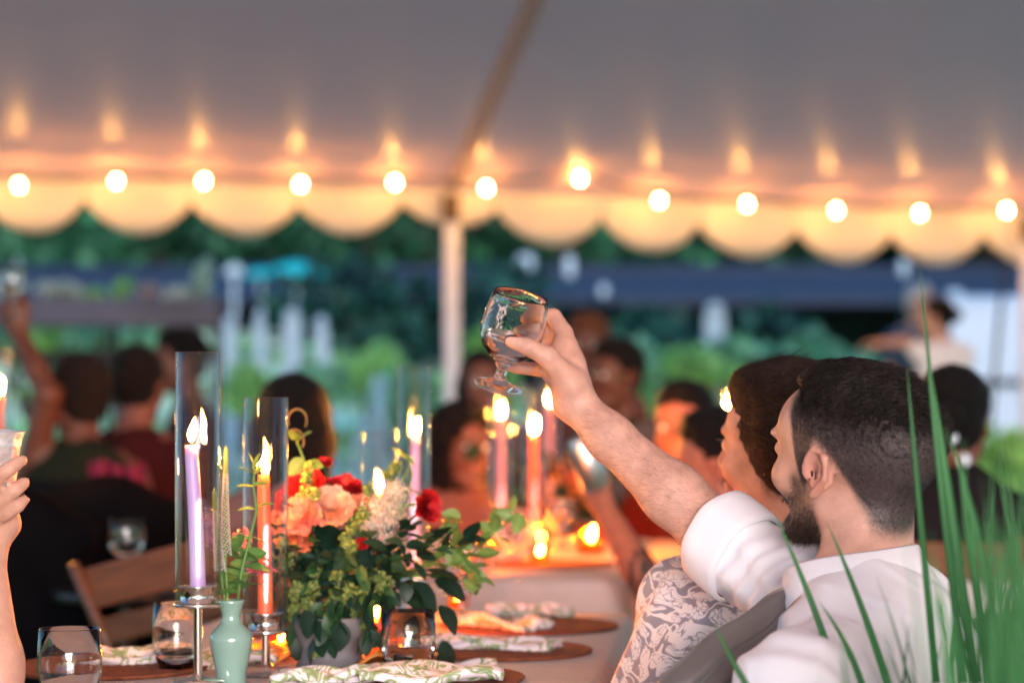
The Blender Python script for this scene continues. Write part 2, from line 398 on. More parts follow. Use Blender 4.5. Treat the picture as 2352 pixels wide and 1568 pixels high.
    if hair:
        amp, fr = {'curly': (.007, 95), 'wavy': (.0045, 75)}.get(hair, (.0016, 120))
        v, q = sdf_mesh([('g', Hd0, Rh, scale, hair_prims(hair), .01)], min(h, .008), lambda q, d: d+wob(q, amp, fr, sd))
        obj('hair', mk_mesh('hair', v, q, M['hair'], cols=HAIRC[hc]), root)
    for s in (1, -1):
        eb = MB(); eb.lathe([(.0001, .0112)]+[(.0112*math.sin(a), .0112*math.cos(a)) for a in np.linspace(.2, math.pi-.2, 8)]+[(.0001, -.0112)], 12)
        e = eb.build('eye', M['eye'], root); e.location = Hd0+Rh @ np.array((.084, .031*s, .006))*scale
    if glasses:
        g = MB()
        for s in (1, -1):
            ring = [Hd0+Rh @ np.array((.108, .031*s+.022*math.cos(a), .002+.019*math.sin(a))) for a in np.linspace(0, 2*math.pi, 17)]
            g.tube(ring, .0018, 6, False); g.tube([Hd0+Rh @ np.array((.106, .054*s, .006)), Hd0+Rh @ np.array((-.01, .08*s, .012))], .0018, 6)
        g.build('spectacles', M['black'], root)
    return root, Hd, Rh
M['eye'] = mat('eye', (.7, .68, .64), .15, .05, 30)
M['black'] = mat('black_plastic', (.012, .012, .013), .35)
# ---- strands of short hair or beard set on a surface
def strands(name, roots, nrm, direc, length, width, col, parent, m, seg=2, jitter=.35):
    n = len(roots); rng = np.random.default_rng(5)
    dvec = direc+rng.normal(0, jitter, (n, 3))*np.linalg.norm(direc, axis=1)[:, None]; dvec /= np.linalg.norm(dvec, axis=1)[:, None]+1e-9
    L = (length*rng.uniform(.7, 1.2, n))[:, None] if hasattr(length, '__len__') else length*rng.uniform(.7, 1.2, (n, 1))
    side = np.cross(dvec, nrm); side /= np.linalg.norm(side, axis=1)[:, None]+1e-9
    vs = []
    for i in range(seg+1):
        t = i/seg; p = roots+nrm*(L*.35*(1-(1-t)**2))+dvec*(L*t); w = width*(1-t*.85)
        vs += [p-side*w/2, p+side*w/2]
    V = np.stack(vs, 1).reshape(-1, 3); k = 2*(seg+1); base = (np.arange(n)*k)[:, None]
    Q = np.concatenate([base+np.array([2*i, 2*i+1, 2*i+3, 2*i+2]) for i in range(seg)])
    c = np.repeat(col*rng.uniform(.75, 1.3, (n, 1)), k, axis=0)
    return obj(name, mk_mesh(name, V, Q, m, cols=c), parent)
# ---------------------------------------------------------------- the two men in front and the raised glass
def ss(x, a, b): t = np.clip((x-a)/(b-a), 0, 1); return t*t*(3-2*t)
def man_with_glass():
    root = thing('person', 'man with short dark faded hair and beard in white shirt, raising a glass goblet', 'person', (.46, 2.95, 0), 0, 'wedding guests')
    org = np.array((.46, 2.95, 0.))
    w = lambda x, y, Y: V3(P(x, y, Y))-org
    face = Vector((-math.cos(R(52)), math.sin(R(52)), .16))
    Rh = frame(face, roll=R(-4)); s = 1.01; Hd = w(1968, 1062, 2.98); Rq = Rh.copy(); Rq[:, 0] /= 1.09; Rq[:, 1] /= 1.07; Rq[:, 2] /= .93
    sk = [('g', Hd, Rq, s, head_prims(True), .02)]
    # neck and shoulders
    sk += [c_(Hd+Rh @ np.array((-.028, 0, -.04)), w(1985, 1400, 2.95), .053, .058, .03), c_(w(1920, 1560, 2.86), w(2040, 1520, 3.06), .06, .06, .04)]
    sk += [('g', w(1980, 1700, 2.93), np.eye(3), 1, [e_((0, 0, 0), (.13, .14, .22))], .05), e_(w(2000, 2000, 2.93), (.15, .15, .15), .05)]
    # right arm, raised
    SH, EL, WR = w(1950, 1450, 3.10), w(1655, 1235, 3.22), w(1318, 921, 3.325)
    sk += [c_(SH, EL, .052, .047, .03), c_(EL, w(1545, 1135, 3.25), .043, .040, .02), c_(w(1545, 1135, 3.25), w(1400, 1004, 3.30), .040, .030, .02), c_(w(1400, 1004, 3.30), WR, .030, .0255, .02)]
    H = lambda cx, cy, Y: w(1034.9+.24*cx, 611.5+.24*cy, Y)      # points read off an enlargement of the hand
    palm = [c_(WR, H(1130, 960, 3.335), .0265, .0225, .012), c_(WR, H(1090, 780, 3.345), .024, .0165, .016), c_(H(1110, 960, 3.335), H(1085, 640, 3.36), .02, .0125, .014),
            c_(H(1160, 1150, 3.32), H(1000, 960, 3.355), .022, .014, .014), c_(H(1150, 1150, 3.31), H(960, 1000, 3.315), .02, .0155, .014)]
    fing = [((1085, 640, 3.36), (985, 480, 3.372), (840, 470, 3.385), (720, 500, 3.382), .0115), ((1080, 740, 3.366), (945, 620, 3.392), (790, 590, 3.400), (650, 620, 3.39), .0112),
            ((1060, 860, 3.362), (920, 760, 3.392), (770, 745, 3.400), (610, 760, 3.388), .0108), ((1010, 1000, 3.352), (830, 985, 3.385), (640, 965, 3.384), (475, 925, 3.372), .0098)]
    for a, b, c, d2, r in fing:
        palm += [c_(H(*a), H(*b), r*1.1, r, .004), c_(H(*b), H(*c), r, r*.9, .002), c_(H(*c), H(*d2), r*.9, r*.72, .002)]
    palm += [c_(H(1150, 1120, 3.305), H(930, 865, 3.285), .0185, .0142, .012), c_(H(930, 865, 3.285), H(740, 768, 3.276), .0138, .0120, .004), c_(H(740, 768, 3.276), H(575, 712, 3.278), .0120, .0092, .002)]
    sk += [('g', np.zeros(3), np.eye(3), 1, palm, .012)]
    # left upper arm and forearm resting towards the table
    SL, E2, W2 = w(1850, 1590, 2.76), w(1700, 1900, 2.74), w(1250, 1960, 2.95)
    sk += [c_(SL, E2, .052, .043, .03), c_(E2, W2, .042, .027, .02)] + hand_prims(W2, W2-E2, (0, 0, 1), side=1)
    v, q = sdf_mesh(sk, .0038)
    ql = ((v-Hd) @ Rq)/s
    col = face_colour(ql, (.55, .30, .225)); col[np.linalg.norm(ql, axis=1) > .17] = (.55, .305, .23)
    # flushed, candle-side palm and thumb stay skin; finger tips and knuckles a little redder
    hd = np.linalg.norm(v-H(900, 800, 3.35), axis=1); t = ss(.11-hd, 0, .06)*.35; col = col*(1-t[:, None])+np.array((.62, .30, .22))*t[:, None]
    # scalp: shaved sides darken the skin
    zl = np.interp(ql[:, 0], [-.13, -.085, -.066, -.05, -.034, -.012, -.004, .004, .016, .022, .035, .05, .07, .09], [-.085, -.082, -.062, -.03, .015, .036, .036, .012, -.03, -.025, .045, .075, .10, .12])
    sc = ss(ql[:, 2]-zl, -.014, .012)*(np.linalg.norm(ql, axis=1) < .16)*(np.abs(ql[:, 1]) < .0815)
    nois = .5+.5*np.sin(v[:, 0]*900)*np.sin(v[:, 1]*870)*np.sin(v[:, 2]*910)
    neckf = ss(ql[:, 2], -.098, -.07)
    t = sc*(.90+.05*nois)*neckf; col = col*(1-t[:, None])+np.array((.040, .036, .038))*t[:, None]
    # beard area
    bx = ss(ql[:, 0]+.35*(ql[:, 2]+.02), -.026, -.008)*ss(-.018-ql[:, 2]+.0*ql[:, 0], 0, .03)*ss(ql[:, 2], -.128, -.108)*(np.linalg.norm(ql, axis=1) < .16)
    ear = np.clip(2-np.linalg.norm((ql-np.array((-.016, .085, 0)))/np.array((.03, .02, .04)), axis=1), 0, 1)
    up_ch = ss(-.022-.35*(ql[:, 0]-.01)-ql[:, 2], 0, .02)
    side_b = ss(ql[:, 0], -.010, .002)*ss(-.01-ql[:, 2], 0, .015)*ss(.045-ql[:, 0], 0, .012)
    bd = np.clip(np.maximum(bx*up_ch, side_b*ss(ql[:, 2], -.12, -.1)), 0, 1)*(1-ear)*(np.linalg.norm(ql, axis=1) < .16)
    t = bd*.80; col = col*(1-t[:, None])+np.array((.045, .03, .024))*t[:, None]
    for mx, my in ((1993, 1291), (2033, 1331), (2010, 1344)):       # moles on the neck
        g = w(mx, my, 2.9); dd = np.hypot(v[:, 0]-g[0], v[:, 2]-g[2]); col[(dd < .0032) & (v[:, 1] < 0)] *= .45
    obj('body', mk_mesh('body', v, q, M['skin'], cols=col), root)
    # ---- hair: top mass plus strands
    A = v[q]; fn = np.cross(A[:, 2]-A[:, 0], A[:, 3]-A[:, 1]); fn /= np.linalg.norm(fn, axis=1)[:, None]+1e-9; ce = A.mean(1)
    qc = ((ce-Hd) @ Rh)/s; scq = sc[q].mean(1); bdq = bd[q].mean(1)
    if ((ce-Hd)*fn)[np.abs(scq) > .5].sum() < 0: fn = -fn
    rng = np.random.default_rng(3)
    def scatter(wgt, n):
        i = rng.choice(len(ce), n, p=wgt/wgt.sum()); u = rng.uniform(0, 1, (n, 2, 1)); a = A[i]
        return (a[:, 0]*(1-u[:, 0])+a[:, 1]*u[:, 0])*(1-u[:, 1])+(a[:, 3]*(1-u[:, 0])+a[:, 2]*u[:, 0])*u[:, 1], fn[i], qc[i]
    fade = np.array((.050, .049, .054)); dark = np.array((.026, .020, .018))
    p, n_, ql2 = scatter(scq*ss(qc[:, 2], -.085, -.05)*(qc[:, 2] < .1), 44000)
    flow = Rh @ np.array((-.75, 0, -.55))
    tp = ss(ql2[:, 2], .02, .075)[:, None]
    strands('side_hair', p, n_, np.tile(flow, (len(p), 1)), 0.0022+.0075*tp[:, 0], .00030, fade*(1-tp)+dark*tp, root, M['hair'], 2, .22)
    # top: solid thin cap with long swept strands
    cap = [('g', Hd, Rq, s, [e_((-.012, 0, .060), (.095, .072, .076)), e_((.03, 0, .088), (.052, .054, .042), .02), e_((-.01, 0, -.02), (.2, .2, .085), .012, '-'), e_((.10, 0, .03), (.05, .09, .05), .01, '-'), e_((.075, .06, .055), (.045, .05, .048), .015, '-'), e_((.075, -.06, .055), (.045, .05, .048), .015, '-')], .01)]
    cv, cq = sdf_mesh(cap, .005, lambda q, d: d+wob(q, .0018, 120))
    obj('hair', mk_mesh('hair', cv, cq, M['hair'], cols=(.022, .017, .015)), root)
    A = cv[cq]; fn = np.cross(A[:, 2]-A[:, 0], A[:, 3]-A[:, 1]); fn /= np.linalg.norm(fn, axis=1)[:, None]+1e-9; ce = A.mean(1); qc = ((ce-Hd) @ Rh)/s
    if ((ce-Hd)*fn).sum() < 0: fn = -fn
    p, n_, ql2 = scatter((qc[:, 2] > .06).astype(float), 12000)
    sw = np.stack([-.6-.3*np.sin(ql2[:, 1]*50), .35*np.sign(ql2[:, 1])+.5*np.sin(ql2[:, 0]*60), -.25-2.5*np.abs(ql2[:, 1])], 1) @ Rh.T
    strands('swept_top_hair', p, n_, sw, .012, .0006, dark, root, M['hair'], 3, .18)
    # beard
    A = v[q]; fn = np.cross(A[:, 2]-A[:, 0], A[:, 3]-A[:, 1]); fn /= np.linalg.norm(fn, axis=1)[:, None]+1e-9; ce = A.mean(1); qc = ((ce-Hd) @ Rh)/s
    if ((ce-Hd)*fn)[np.linalg.norm(qc, axis=1) < .12].sum() < 0: fn = -fn
    p, n_, ql2 = scatter(bdq**1.5*(1+3*ss(-qc[:, 2], .05, .1)), 11000)
    strands('beard', p, n_, np.tile(Rh @ np.array((.25, 0, -1)), (len(p), 1)), .003+.0045*ss(-ql2[:, 2], .04, .1), .0004, np.array((.05, .034, .026)), root, M['hair'], 2, .3)
    # fine hair on the forearm
    dE = np.linalg.norm(np.cross(ce-EL, (WR-EL)/np.linalg.norm(WR-EL)), axis=1); tt = ((ce-EL) @ (WR-EL))/((WR-EL) @ (WR-EL))
    wgt = ((tt > .05) & (tt < .9) & (dE < .055)).astype(float)*(.35+ss(ce[:, 2]-(EL+np.clip(tt, 0, 1)[:, None]*(WR-EL))[:, 2], -.02, .04))
    p, n_, _ = scatter(wgt, 2600); ad = (WR-EL)/np.linalg.norm(WR-EL)
    strands('arm_hair', p, n_, np.tile(ad+np.array((-.2, 0, -.5)), (len(p), 1)), .010, .00020, np.array((.16, .09, .05)), root, M['hair'], 2, .35)
    # ---- shirt
    tp = [('g', w(2010, 1640, 2.94), Rh*0+frame(Vector((-.9, .42, 0))), 1, [e_((0, 0, 0), (.135, .185, .20))], .04), ('g', w(2010, 1950, 2.93), np.eye(3), 1, [e_((0, 0, 0), (.17, .17, .2))], .06),
          c_(w(1890, 1590, 2.80), w(2090, 1490, 3.07), .062, .060, .05), c_(w(1900, 1510, 2.95), w(2060, 1450, 3.0), .055, .05, .05),
          c_(w(1890, 1570, 2.78), w(1835, 1600, 2.74), .07, .070, .03), c_(w(1835, 1600, 2.74), w(1720, 1890, 2.73), .068, .06, .03)]
    sl = [c_(w(2010, 1460, 3.06), w(1850, 1375, 3.14), .072, .068, .04), c_(w(1850, 1375, 3.14), w(1700, 1268, 3.195), .068, .060, .03)]
    EdirA = (V3(P(1640, 1225, 3.22))-V3(P(1850, 1375, 3.14))); EdirA /= np.linalg.norm(EdirA)
    def folds(q, d):
        t = q @ EdirA
        up_arm = np.exp(-(np.linalg.norm(np.cross(q-w(1760, 1310, 3.17), EdirA), axis=1)/.09)**4)*ss(w(1990, 1500, 3.1)[0]-q[:, 0], 0, .06)
        rd = np.exp(-(np.sin(t*62+q[:, 2]*26+2.2*np.sin(q[:, 1]*25))/.22)**2)*.0035*up_arm+np.exp(-(np.sin((q[:, 0]*.75+q[:, 2]*.5)*42+2.5*np.sin(q[:, 1]*14+q[:, 2]*9))/.16)**2)*.0022*(1-up_arm)
        return d-rd+wob(q, .0022, 34, 1)+up_arm*.0035*np.sin(t*150+q[:, 2]*60+3*np.sin(q[:, 1]*40))+.0028*np.sin((q[:, 0]*.6+q[:, 2])*95+4*np.sin(q[:, 1]*23))
    v, q = sdf_mesh(tp+sl, .0055, folds)
    obj('shirt', mk_mesh('shirt', v, q, M['shirt'], cols=None), root)
    # turned-up cuff
    cA, cB = w(1712, 1276, 3.19), w(1640, 1216, 3.225); ax = (cB-cA)/np.linalg.norm(cB-cA)
    a1 = np.cross(ax, (0, 0, 1)); a1 /= np.linalg.norm(a1); a2 = np.cross(ax, a1); vs = []; ringn = 72
    prof = [(0, .060), (-.004, .066), (.010, .0675), (.03, .068), (.05, .067), (.062, .0655), (.066, .0615), (.060, .0585), (.04, .056), (.0, .055)]
    for k in range(ringn):
        a = 2*math.pi*k/ringn; wv = 1+.03*math.sin(3*a+1)+.015*math.sin(7*a)
        for tpos, r in prof: vs.append(cA+ax*(tpos-.006+.004*math.sin(2*a+.5))+(a1*math.cos(a)+a2*math.sin(a))*r*wv)
    m_ = len(prof); fs = [(k*m_+i, ((k+1) % ringn)*m_+i, ((k+1) % ringn)*m_+i+1, k*m_+i+1) for k in range(ringn) for i in range(m_-1)]
    obj('cuff', mk_mesh('cuff', vs, fs, M['shirt']), root)
    # collar: folded band round the neck
    cc = w(1976, 1336, 2.952); tilt = frame(Vector((-.9, .36, -.26)), up=Vector((.1, .1, 1))); vs = []; n = 96
    for k in range(n):
        a = 2*math.pi*(k/n); g = .5+.5*math.cos(a)      # a = 0 at the throat
        pr = [(.066, .020), (.070, .030), (.075, .027), (.082, 0.0), (.091, -.026-.010*g), (.094, -.035-.012*g), (.088, -.034-.010*g), (.076, -.012), (.066, -.012)]
        for r, z in pr: vs.append(cc+tilt @ np.array((r*1.06*math.cos(a)+.012*g, r*.98*math.sin(a), z+.004*math.sin(2*a))))
    m_ = 9; fs = [(k*m_+i, ((k+1) % n)*m_+i, ((k+1) % n)*m_+(i+1) % m_, k*m_+(i+1) % m_) for k in range(n) for i in range(m_)]
    obj('collar', mk_mesh('collar', vs, fs, M['shirt']), root)
    # grey satin lapel crossing the chest
    path = [(1862, 1345, 2.975, 28), (1812, 1388, 2.94, 42), (1742, 1446, 2.90, 56), (1655, 1522, 2.87, 70), (1570, 1630, 2.85, 90), (1520, 1760, 2.85, 100)]
    for nm, oy, sc_, dz in (('satin_lapel', 0, 1, 0), ('satin_lapel', 34, .62, -.016)):
        vs = []; nn = 30
        for i in range(nn+1):
            u = i/nn*(len(path)-1); j = min(int(u), len(path)-2); f_ = u-j
            a_, b_ = path[j], path[j+1]; cxy = [a_[t]*(1-f_)+b_[t]*f_ for t in range(4)]
            for kx in range(9):
                c1 = (kx/8-.5)*2; wdt = cxy[3]*sc_
                vs.append(w(cxy[0]+c1*wdt*.62+oy*.9, cxy[1]+c1*wdt*.72+oy*.75+3*math.sin(u*5+c1*2), cxy[2]+dz+.010*c1*c1+.004*math.sin(c1*5+u*2)))
        fs = [(i*9+k, i*9+k+1, (i+1)*9+k+1, (i+1)*9+k) for i in range(nn) for k in range(8)]
        o = obj(nm, mk_mesh(nm, vs, fs, M['satin']), root); md = o.modifiers.new('solid', 'SOLIDIFY'); md.thickness = .004
    tn = MB(); tn.lathe([(.0001, .0), (.0042, -.0006), (.0052, -.0022)], 14); o = tn.build('thumbnail', M['nail'], root); o.scale = (1.25, 1, .9)
    o.location = H(600, 700, 3.2715); o.rotation_euler = Vector((-.12, -1, .35)).to_track_quat('Z', 'Y').to_euler()
    # seam across the back yoke
    # legs
    hip = V3((.08, -.02, .46)); lg = []; f = V3((-.9, .42, 0)); l = V3((-.42, -.9, 0))
    for sd in (1, -1):
        hp = hip+l*.09*sd; kn = hp+f*.43; ft = kn*np.array((1, 1, 0))+V3((0, 0, .07)); lg += [c_(hp, kn, .095, .075, .04), c_(kn, ft, .07, .055, .02)]
        v, q = sdf_mesh([c_(ft-V3((0, 0, .03)), ft+f*.15-V3((0, 0, .03)), .04, .036)], .012); obj('shoe', mk_mesh('shoe', v, q, M['cloth'], cols=(.04, .02, .012)), root)
    v, q = sdf_mesh(lg+[e_(hip, (.17, .17, .12), .05)], .013); obj('trousers', mk_mesh('trousers', v, q, M['cloth'], cols=(.04, .045, .06)), root)
    return root
def damask():
    m = bpy.data.materials.new('damask_print'); t, b = nodes(m); N = t.nodes; L = t.links
    tc = N.new('ShaderNodeTexCoord'); nz = N.new('ShaderNodeTexNoise'); nz.inputs['Scale'].default_value = 22; nz.inputs['Detail'].default_value = 1
    L.new(tc.outputs['Object'], nz.inputs['Vector'])
    sb = N.new('ShaderNodeVectorMath'); sb.operation = 'SUBTRACT'; sb.inputs[1].default_value = (.5, .5, .5); L.new(nz.outputs['Color'], sb.inputs[0])
    scl = N.new('ShaderNodeVectorMath'); scl.operation = 'SCALE'; scl.inputs['Scale'].default_value = .07; L.new(sb.outputs[0], scl.inputs[0])
    ad = N.new('ShaderNodeVectorMath'); L.new(tc.outputs['Object'], ad.inputs[0]); L.new(scl.outputs[0], ad.inputs[1])
    v1 = N.new('ShaderNodeTexVoronoi'); v1.feature = 'SMOOTH_F1'; v1.inputs['Scale'].default_value = 40; v1.inputs['Smoothness'].default_value = .25; L.new(ad.outputs[0], v1.inputs['Vector'])
    v2 = N.new('ShaderNodeTexVoronoi'); v2.feature = 'DISTANCE_TO_EDGE'; v2.inputs['Scale'].default_value = 105; L.new(ad.outputs[0], v2.inputs['Vector'])
    w1 = N.new('ShaderNodeTexWave'); w1.wave_type = 'RINGS'; w1.inputs['Scale'].default_value = 13; w1.inputs['Distortion'].default_value = 9; w1.inputs['Detail'].default_value = 1; w1.inputs['Detail Scale'].default_value = 2.2; L.new(ad.outputs[0], w1.inputs['Vector'])
    def gt(src, thr, soft=.03):
        r = N.new('ShaderNodeMapRange'); r.inputs['From Min'].default_value = thr-soft; r.inputs['From Max'].default_value = thr+soft; L.new(src, r.inputs[0]); return r.outputs[0]
    def mth(op, a, c2): 
        x = N.new('ShaderNodeMath'); x.operation = op; x.use_clamp = True; L.new(a, x.inputs[0]); L.new(c2, x.inputs[1]) if not isinstance(c2, (int, float)) else setattr(x.inputs[1], 'default_value', c2); return x.outputs[0]
    blob = gt(v1.outputs['Distance'], .50, .025); inv = N.new('ShaderNodeMath'); inv.operation = 'SUBTRACT'; inv.inputs[0].default_value = 1; L.new(blob, inv.inputs[1])
    petal = mth('MULTIPLY', inv.outputs[0], gt(v2.outputs['Distance'], .045, .02))
    scroll = mth('MULTIPLY', gt(w1.outputs['Fac'], .82, .04), 1.0)
    both = mth('MAXIMUM', petal, scroll)
    mx = N.new('ShaderNodeMix'); mx.data_type = 'RGBA'; mx.inputs[6].default_value = (.25, .235, .29, 1); mx.inputs[7].default_value = (.72, .68, .70, 1)
    L.new(both, mx.inputs[0]); L.new(mx.outputs[2], b.inputs['Base Color']); b.inputs['Roughness'].default_value = .55; b.inputs['Sheen Weight'].default_value = .3
    return m
def cotton():
    m = mat('white_cotton', (.87, .85, .89), .75, .03, 12, .25, 16, spec=.25)
    t = m.node_tree; N = t.nodes; L = t.links; b = N['Principled BSDF']
    tr = N.new('ShaderNodeBsdfTranslucent'); tr.inputs[0].default_value = (.8, .78, .8, 1)
    ms = N.new('ShaderNodeMixShader'); ms.inputs[0].default_value = .12; L.new(b.outputs[0], ms.inputs[1]); L.new(tr.outputs[0], ms.inputs[2]); L.new(ms.outputs[0], N['Material Output'].inputs[0])
    return m
M['shirt'] = cotton(); M['damask'] = damask(); M['satin'] = mat('grey_satin', (.095, .085, .08), .3, .06, 20, .15, 14, spec=.6, sheen=.3)
def floral_person():
    face = Vector((-math.cos(R(38)), math.sin(R(38)), .06))
    org = np.array((.42, 3.50, 0.)); w = lambda x, y, Y: V3(P(x, y, Y))-org
    root = thing('person', 'person with wavy dark hair in grey and white damask print shirt beside the bearded man', 'person', tuple(org), 0, 'wedding guests')
    Rh = frame(face, roll=R(2)); s = .97; Hd = w(1808, 1040, 3.55)
    sk = [('g', Hd, Rh, s, head_prims(True), .02), c_(Hd+Rh @ np.array((-.03, 0, -.05)), w(1800, 1330, 3.55), .055, .06, .03),
          e_(w(1750, 1650, 3.55), (.14, .16, .22), .05), c_(w(1640, 1420, 3.42), w(1850, 1370, 3.70), .05, .05, .04),
          c_(w(1640, 1440, 3.42), w(1480, 1720, 3.40), .046, .04, .03), c_(w(1480, 1720, 3.40), w(1180, 1760, 3.62), .038, .027, .02),
          c_(w(1850, 1370, 3.70), w(1900, 1740, 3.8), .046, .04, .03), c_(w(1900, 1740, 3.8), w(1600, 1800, 3.9), .038, .027, .02)]
    sk += hand_prims(w(1180, 1760, 3.62), (-.9, .3, 0), (0, 0, 1), side=1)+hand_prims(w(1600, 1800, 3.9), (-.9, .3, 0), (0, 0, 1), side=-1)
    v, q = sdf_mesh(sk, .0052); ql = ((v-Hd) @ Rh)/s
    col = face_colour(ql, (.55, .28, .20)); obj('body', mk_mesh('body', v, q, M['skin'], cols=col), root)
    tp = [c_(w(1590, 1400, 3.43), w(1800, 1370, 3.66), .075, .07, .05), c_(w(1595, 1370, 3.44), w(1600, 1450, 3.42), .045, .08, .04), c_(w(1600, 1460, 3.41), w(1455, 1720, 3.38), .078, .068, .04),
          ('g', w(1720, 1640, 3.52), frame(Vector((-.87, .5, 0))), 1, [e_((0, 0, 0), (.14, .19, .24))], .05), ('g', w(1760, 1950, 3.5), np.eye(3), 1, [e_((0, 0, 0), (.16, .18, .18))], .06)]
    v, q = sdf_mesh(tp, .007, lambda q, d: d+wob(q, .004, 30, 2)+.003*np.sin((q[:, 0]-q[:, 2]*.7)*80+3*np.sin(q[:, 1]*30)))
    obj('shirt', mk_mesh('shirt', v, q, M['damask']), root)
    hp = [('g', Hd, Rh, s, [e_((-.022, 0, .052), (.108, .090, .092)), e_((.03, 0, .095), (.070, .068, .045), .03), e_((-.06, 0, -.01), (.075, .085, .08), .03),
          e_((-.03, .062, .01), (.055, .03, .065), .02), e_((-.03, -.062, .01), (.055, .03, .065), .02), c_((-.09, 0, -.02), (-.10, 0, -.12), .05, .035, .03), e_((.092, 0, -.045), (.07, .08, .11), .015, '-'), e_((.03, 0, -.11), (.1, .14, .075), .01, '-')], .01)]
    v, q = sdf_mesh(hp, .0055, lambda q, d: d+wob(q, .0022, 42, 4)+.0012*np.sin(q[:, 2]*320+5*np.sin(q[:, 0]*30)))
    obj('hair', mk_mesh('hair', v, q, M['hair'], cols=(.020, .011, .008)), root)
    A = v[q]; fn = np.cross(A[:, 2]-A[:, 0], A[:, 3]-A[:, 1]); fn /= np.linalg.norm(fn, axis=1)[:, None]+1e-9; ce = A.mean(1); qc = ((ce-Hd) @ Rh)/s
    if ((ce-Hd)*fn).sum() < 0: fn = -fn
    rng = np.random.default_rng(9); i = rng.choice(len(ce), 9000)
    sw = np.stack([-1+.0*qc[i, 0], .3*np.sin(qc[i, 2]*80), -.25+.6*np.sin(qc[i, 0]*55+qc[i, 2]*40)], 1) @ Rh.T
    strands('hair_strands', ce[i], fn[i], sw, .03, .0007, np.array((.030, .017, .011)), root, M['hair'], 3, .15)
    for sd in (1, -1):
        eb = MB(); eb.lathe([(.0001, .0112)]+[(.0112*math.sin(a), .0112*math.cos(a)) for a in np.linspace(.2, math.pi-.2, 8)]+[(.0001, -.0112)], 12)
        e = eb.build('eye', M['eye'], root); e.location = Hd+Rh @ np.array((.0845, .031*sd, .006))*s
    la = MB()
    for sd in (1, -1):
        for k in range(-5, 6):
            p0 = Hd+Rh @ np.array((.0965-.0006*abs(k), (.031+k*.0019)*sd, .0095))*s; p1 = Hd+Rh @ np.array((.1045, (.031+k*.0024)*sd, .0135))*s
            la.tube([p0, p1], [.0006, .0002], 4)
    la.build('eyelashes', M['black'], root)
    lg = []; hip = V3((.05, .0, .47)); f = V3((-.87, .5, 0)); l = V3((-.5, -.87, 0))
    for sd in (1, -1):
        hp_ = hip+l*.09*sd; kn = hp_+f*.43; lg += [c_(hp_, kn, .095, .075, .04), c_(kn, kn*np.array((1, 1, 0))+V3((0, 0, .08)), .07, .055, .02)]
    v, q = sdf_mesh(lg+[e_(hip, (.17, .17, .12), .05)], .014); obj('trousers', mk_mesh('trousers', v, q, M['cloth'], cols=(.03, .03, .04)), root)
def goblet():
    gx, gy, gz = P(1142, 893, 3.335)
    ax = Vector((.245, -.25, .94)).normalized()
    root = obj('glass_goblet', None, None, (gx, gy, gz)); root.rotation_euler = ax.to_track_quat('Z', 'Y').to_euler(); root.scale = (1.05, 1.05, 1.08)
    tag(root, 'thick glass goblet held up high in the bearded man\'s hand', 'glass')
    out = [(.0001, 0), (.024, 0), (.0315, .0015), (.0325, .004), (.030, .006), (.018, .009), (.0095, .013), (.0075, .018), (.0070, .027), (.0085, .034), (.016, .040), (.028, .047), (.036, .056), (.0405, .068), (.0418, .082), (.0410, .097), (.0390, .112), (.0370, .124), (.0362, .1265)]
    inn = [(.0348, .1265), (.0342, .124), (.0362, .112), (.0382, .097), (.0390, .082), (.0377, .068), (.0330, .057), (.0240, .0495), (.012, .046), (.0001, .0455)]
    MB().lathe(out+inn, 72).build('bowl_and_foot', M['goblet'], root)
    MB().lathe([(.0001, .0462), (.0120, .0467), (.0238, .0502), (.0325, .0576), (.0372, .0682), (.0376, .0700), (.0001, .0700)], 48).build('water', M['water'], root)
    return root
M['goblet'] = solid_glass('goblet_glass', (1, 1, 1), 1.36, 0, .25)
M['nail'] = mat('nail', (.66, .40, .32), .25, .05, 30)
man_with_glass(); floral_person(); goblet()
# ---------------------------------------------------------------- ground, tent, far buildings
M['grass'] = mat('lawn', (.10, .20, .055), .95, .45, 1.2, .5, 40, spec=.2)
def gz(x, y):             # the field climbs gently behind the tent
    t = min(max((y-15.5)/13.5, 0), 1); k = .50+.50*min(max((1-x)/3, 0), 1)
    return 2.05*k*t*t*(3-2*t)-.02+.02*math.sin(x*.7)*math.sin(y*.5)
def ground():
    v = []; n = 60; xs = np.concatenate([np.linspace(-150, -12, 12), np.linspace(-10, 12, 40), np.linspace(15, 150, 12)]); ys = np.concatenate([np.linspace(-60, 0, 6), np.linspace(1, 40, 50), np.linspace(45, 200, 14)])
    for x in xs:
        for y in ys: v.append((x, y, gz(x, y)))
    ny = len(ys); f = [(i*ny+j, (i+1)*ny+j, (i+1)*ny+j+1, i*ny+j+1) for i in range(len(xs)-1) for j in range(ny-1)]
    tag(obj('ground', mk_mesh('ground', v, f, M['grass'])), kind='structure')
M['field'] = mat('field', (.60, .78, .46), .95, .7, .8, .5, 6, spec=.2, stretch=(1, 2.5, 1))
ground()
vf = [(x, y, gz(x, y)+.02) for x in np.linspace(-30, 30, 90) for y in np.linspace(16, 40, 40)]
tag(obj('field', mk_mesh('field', vf, [(i*40+j, (i+1)*40+j, (i+1)*40+j+1, i*40+j+1) for i in range(89) for j in range(39)], M['field'])), kind='structure')
def leafcard(rng, c, s, nrm=None):
    a = rng.normal(size=3); a /= np.linalg.norm(a); b = np.cross(a, rng.normal(size=3)); b /= np.linalg.norm(b)+1e-9
    w = s*.38; return [c-a*s*.5, c-b*w*.9+a*.05*s, c+a*s*.5, c+b*w+np.cross(a, b)*w*.3]
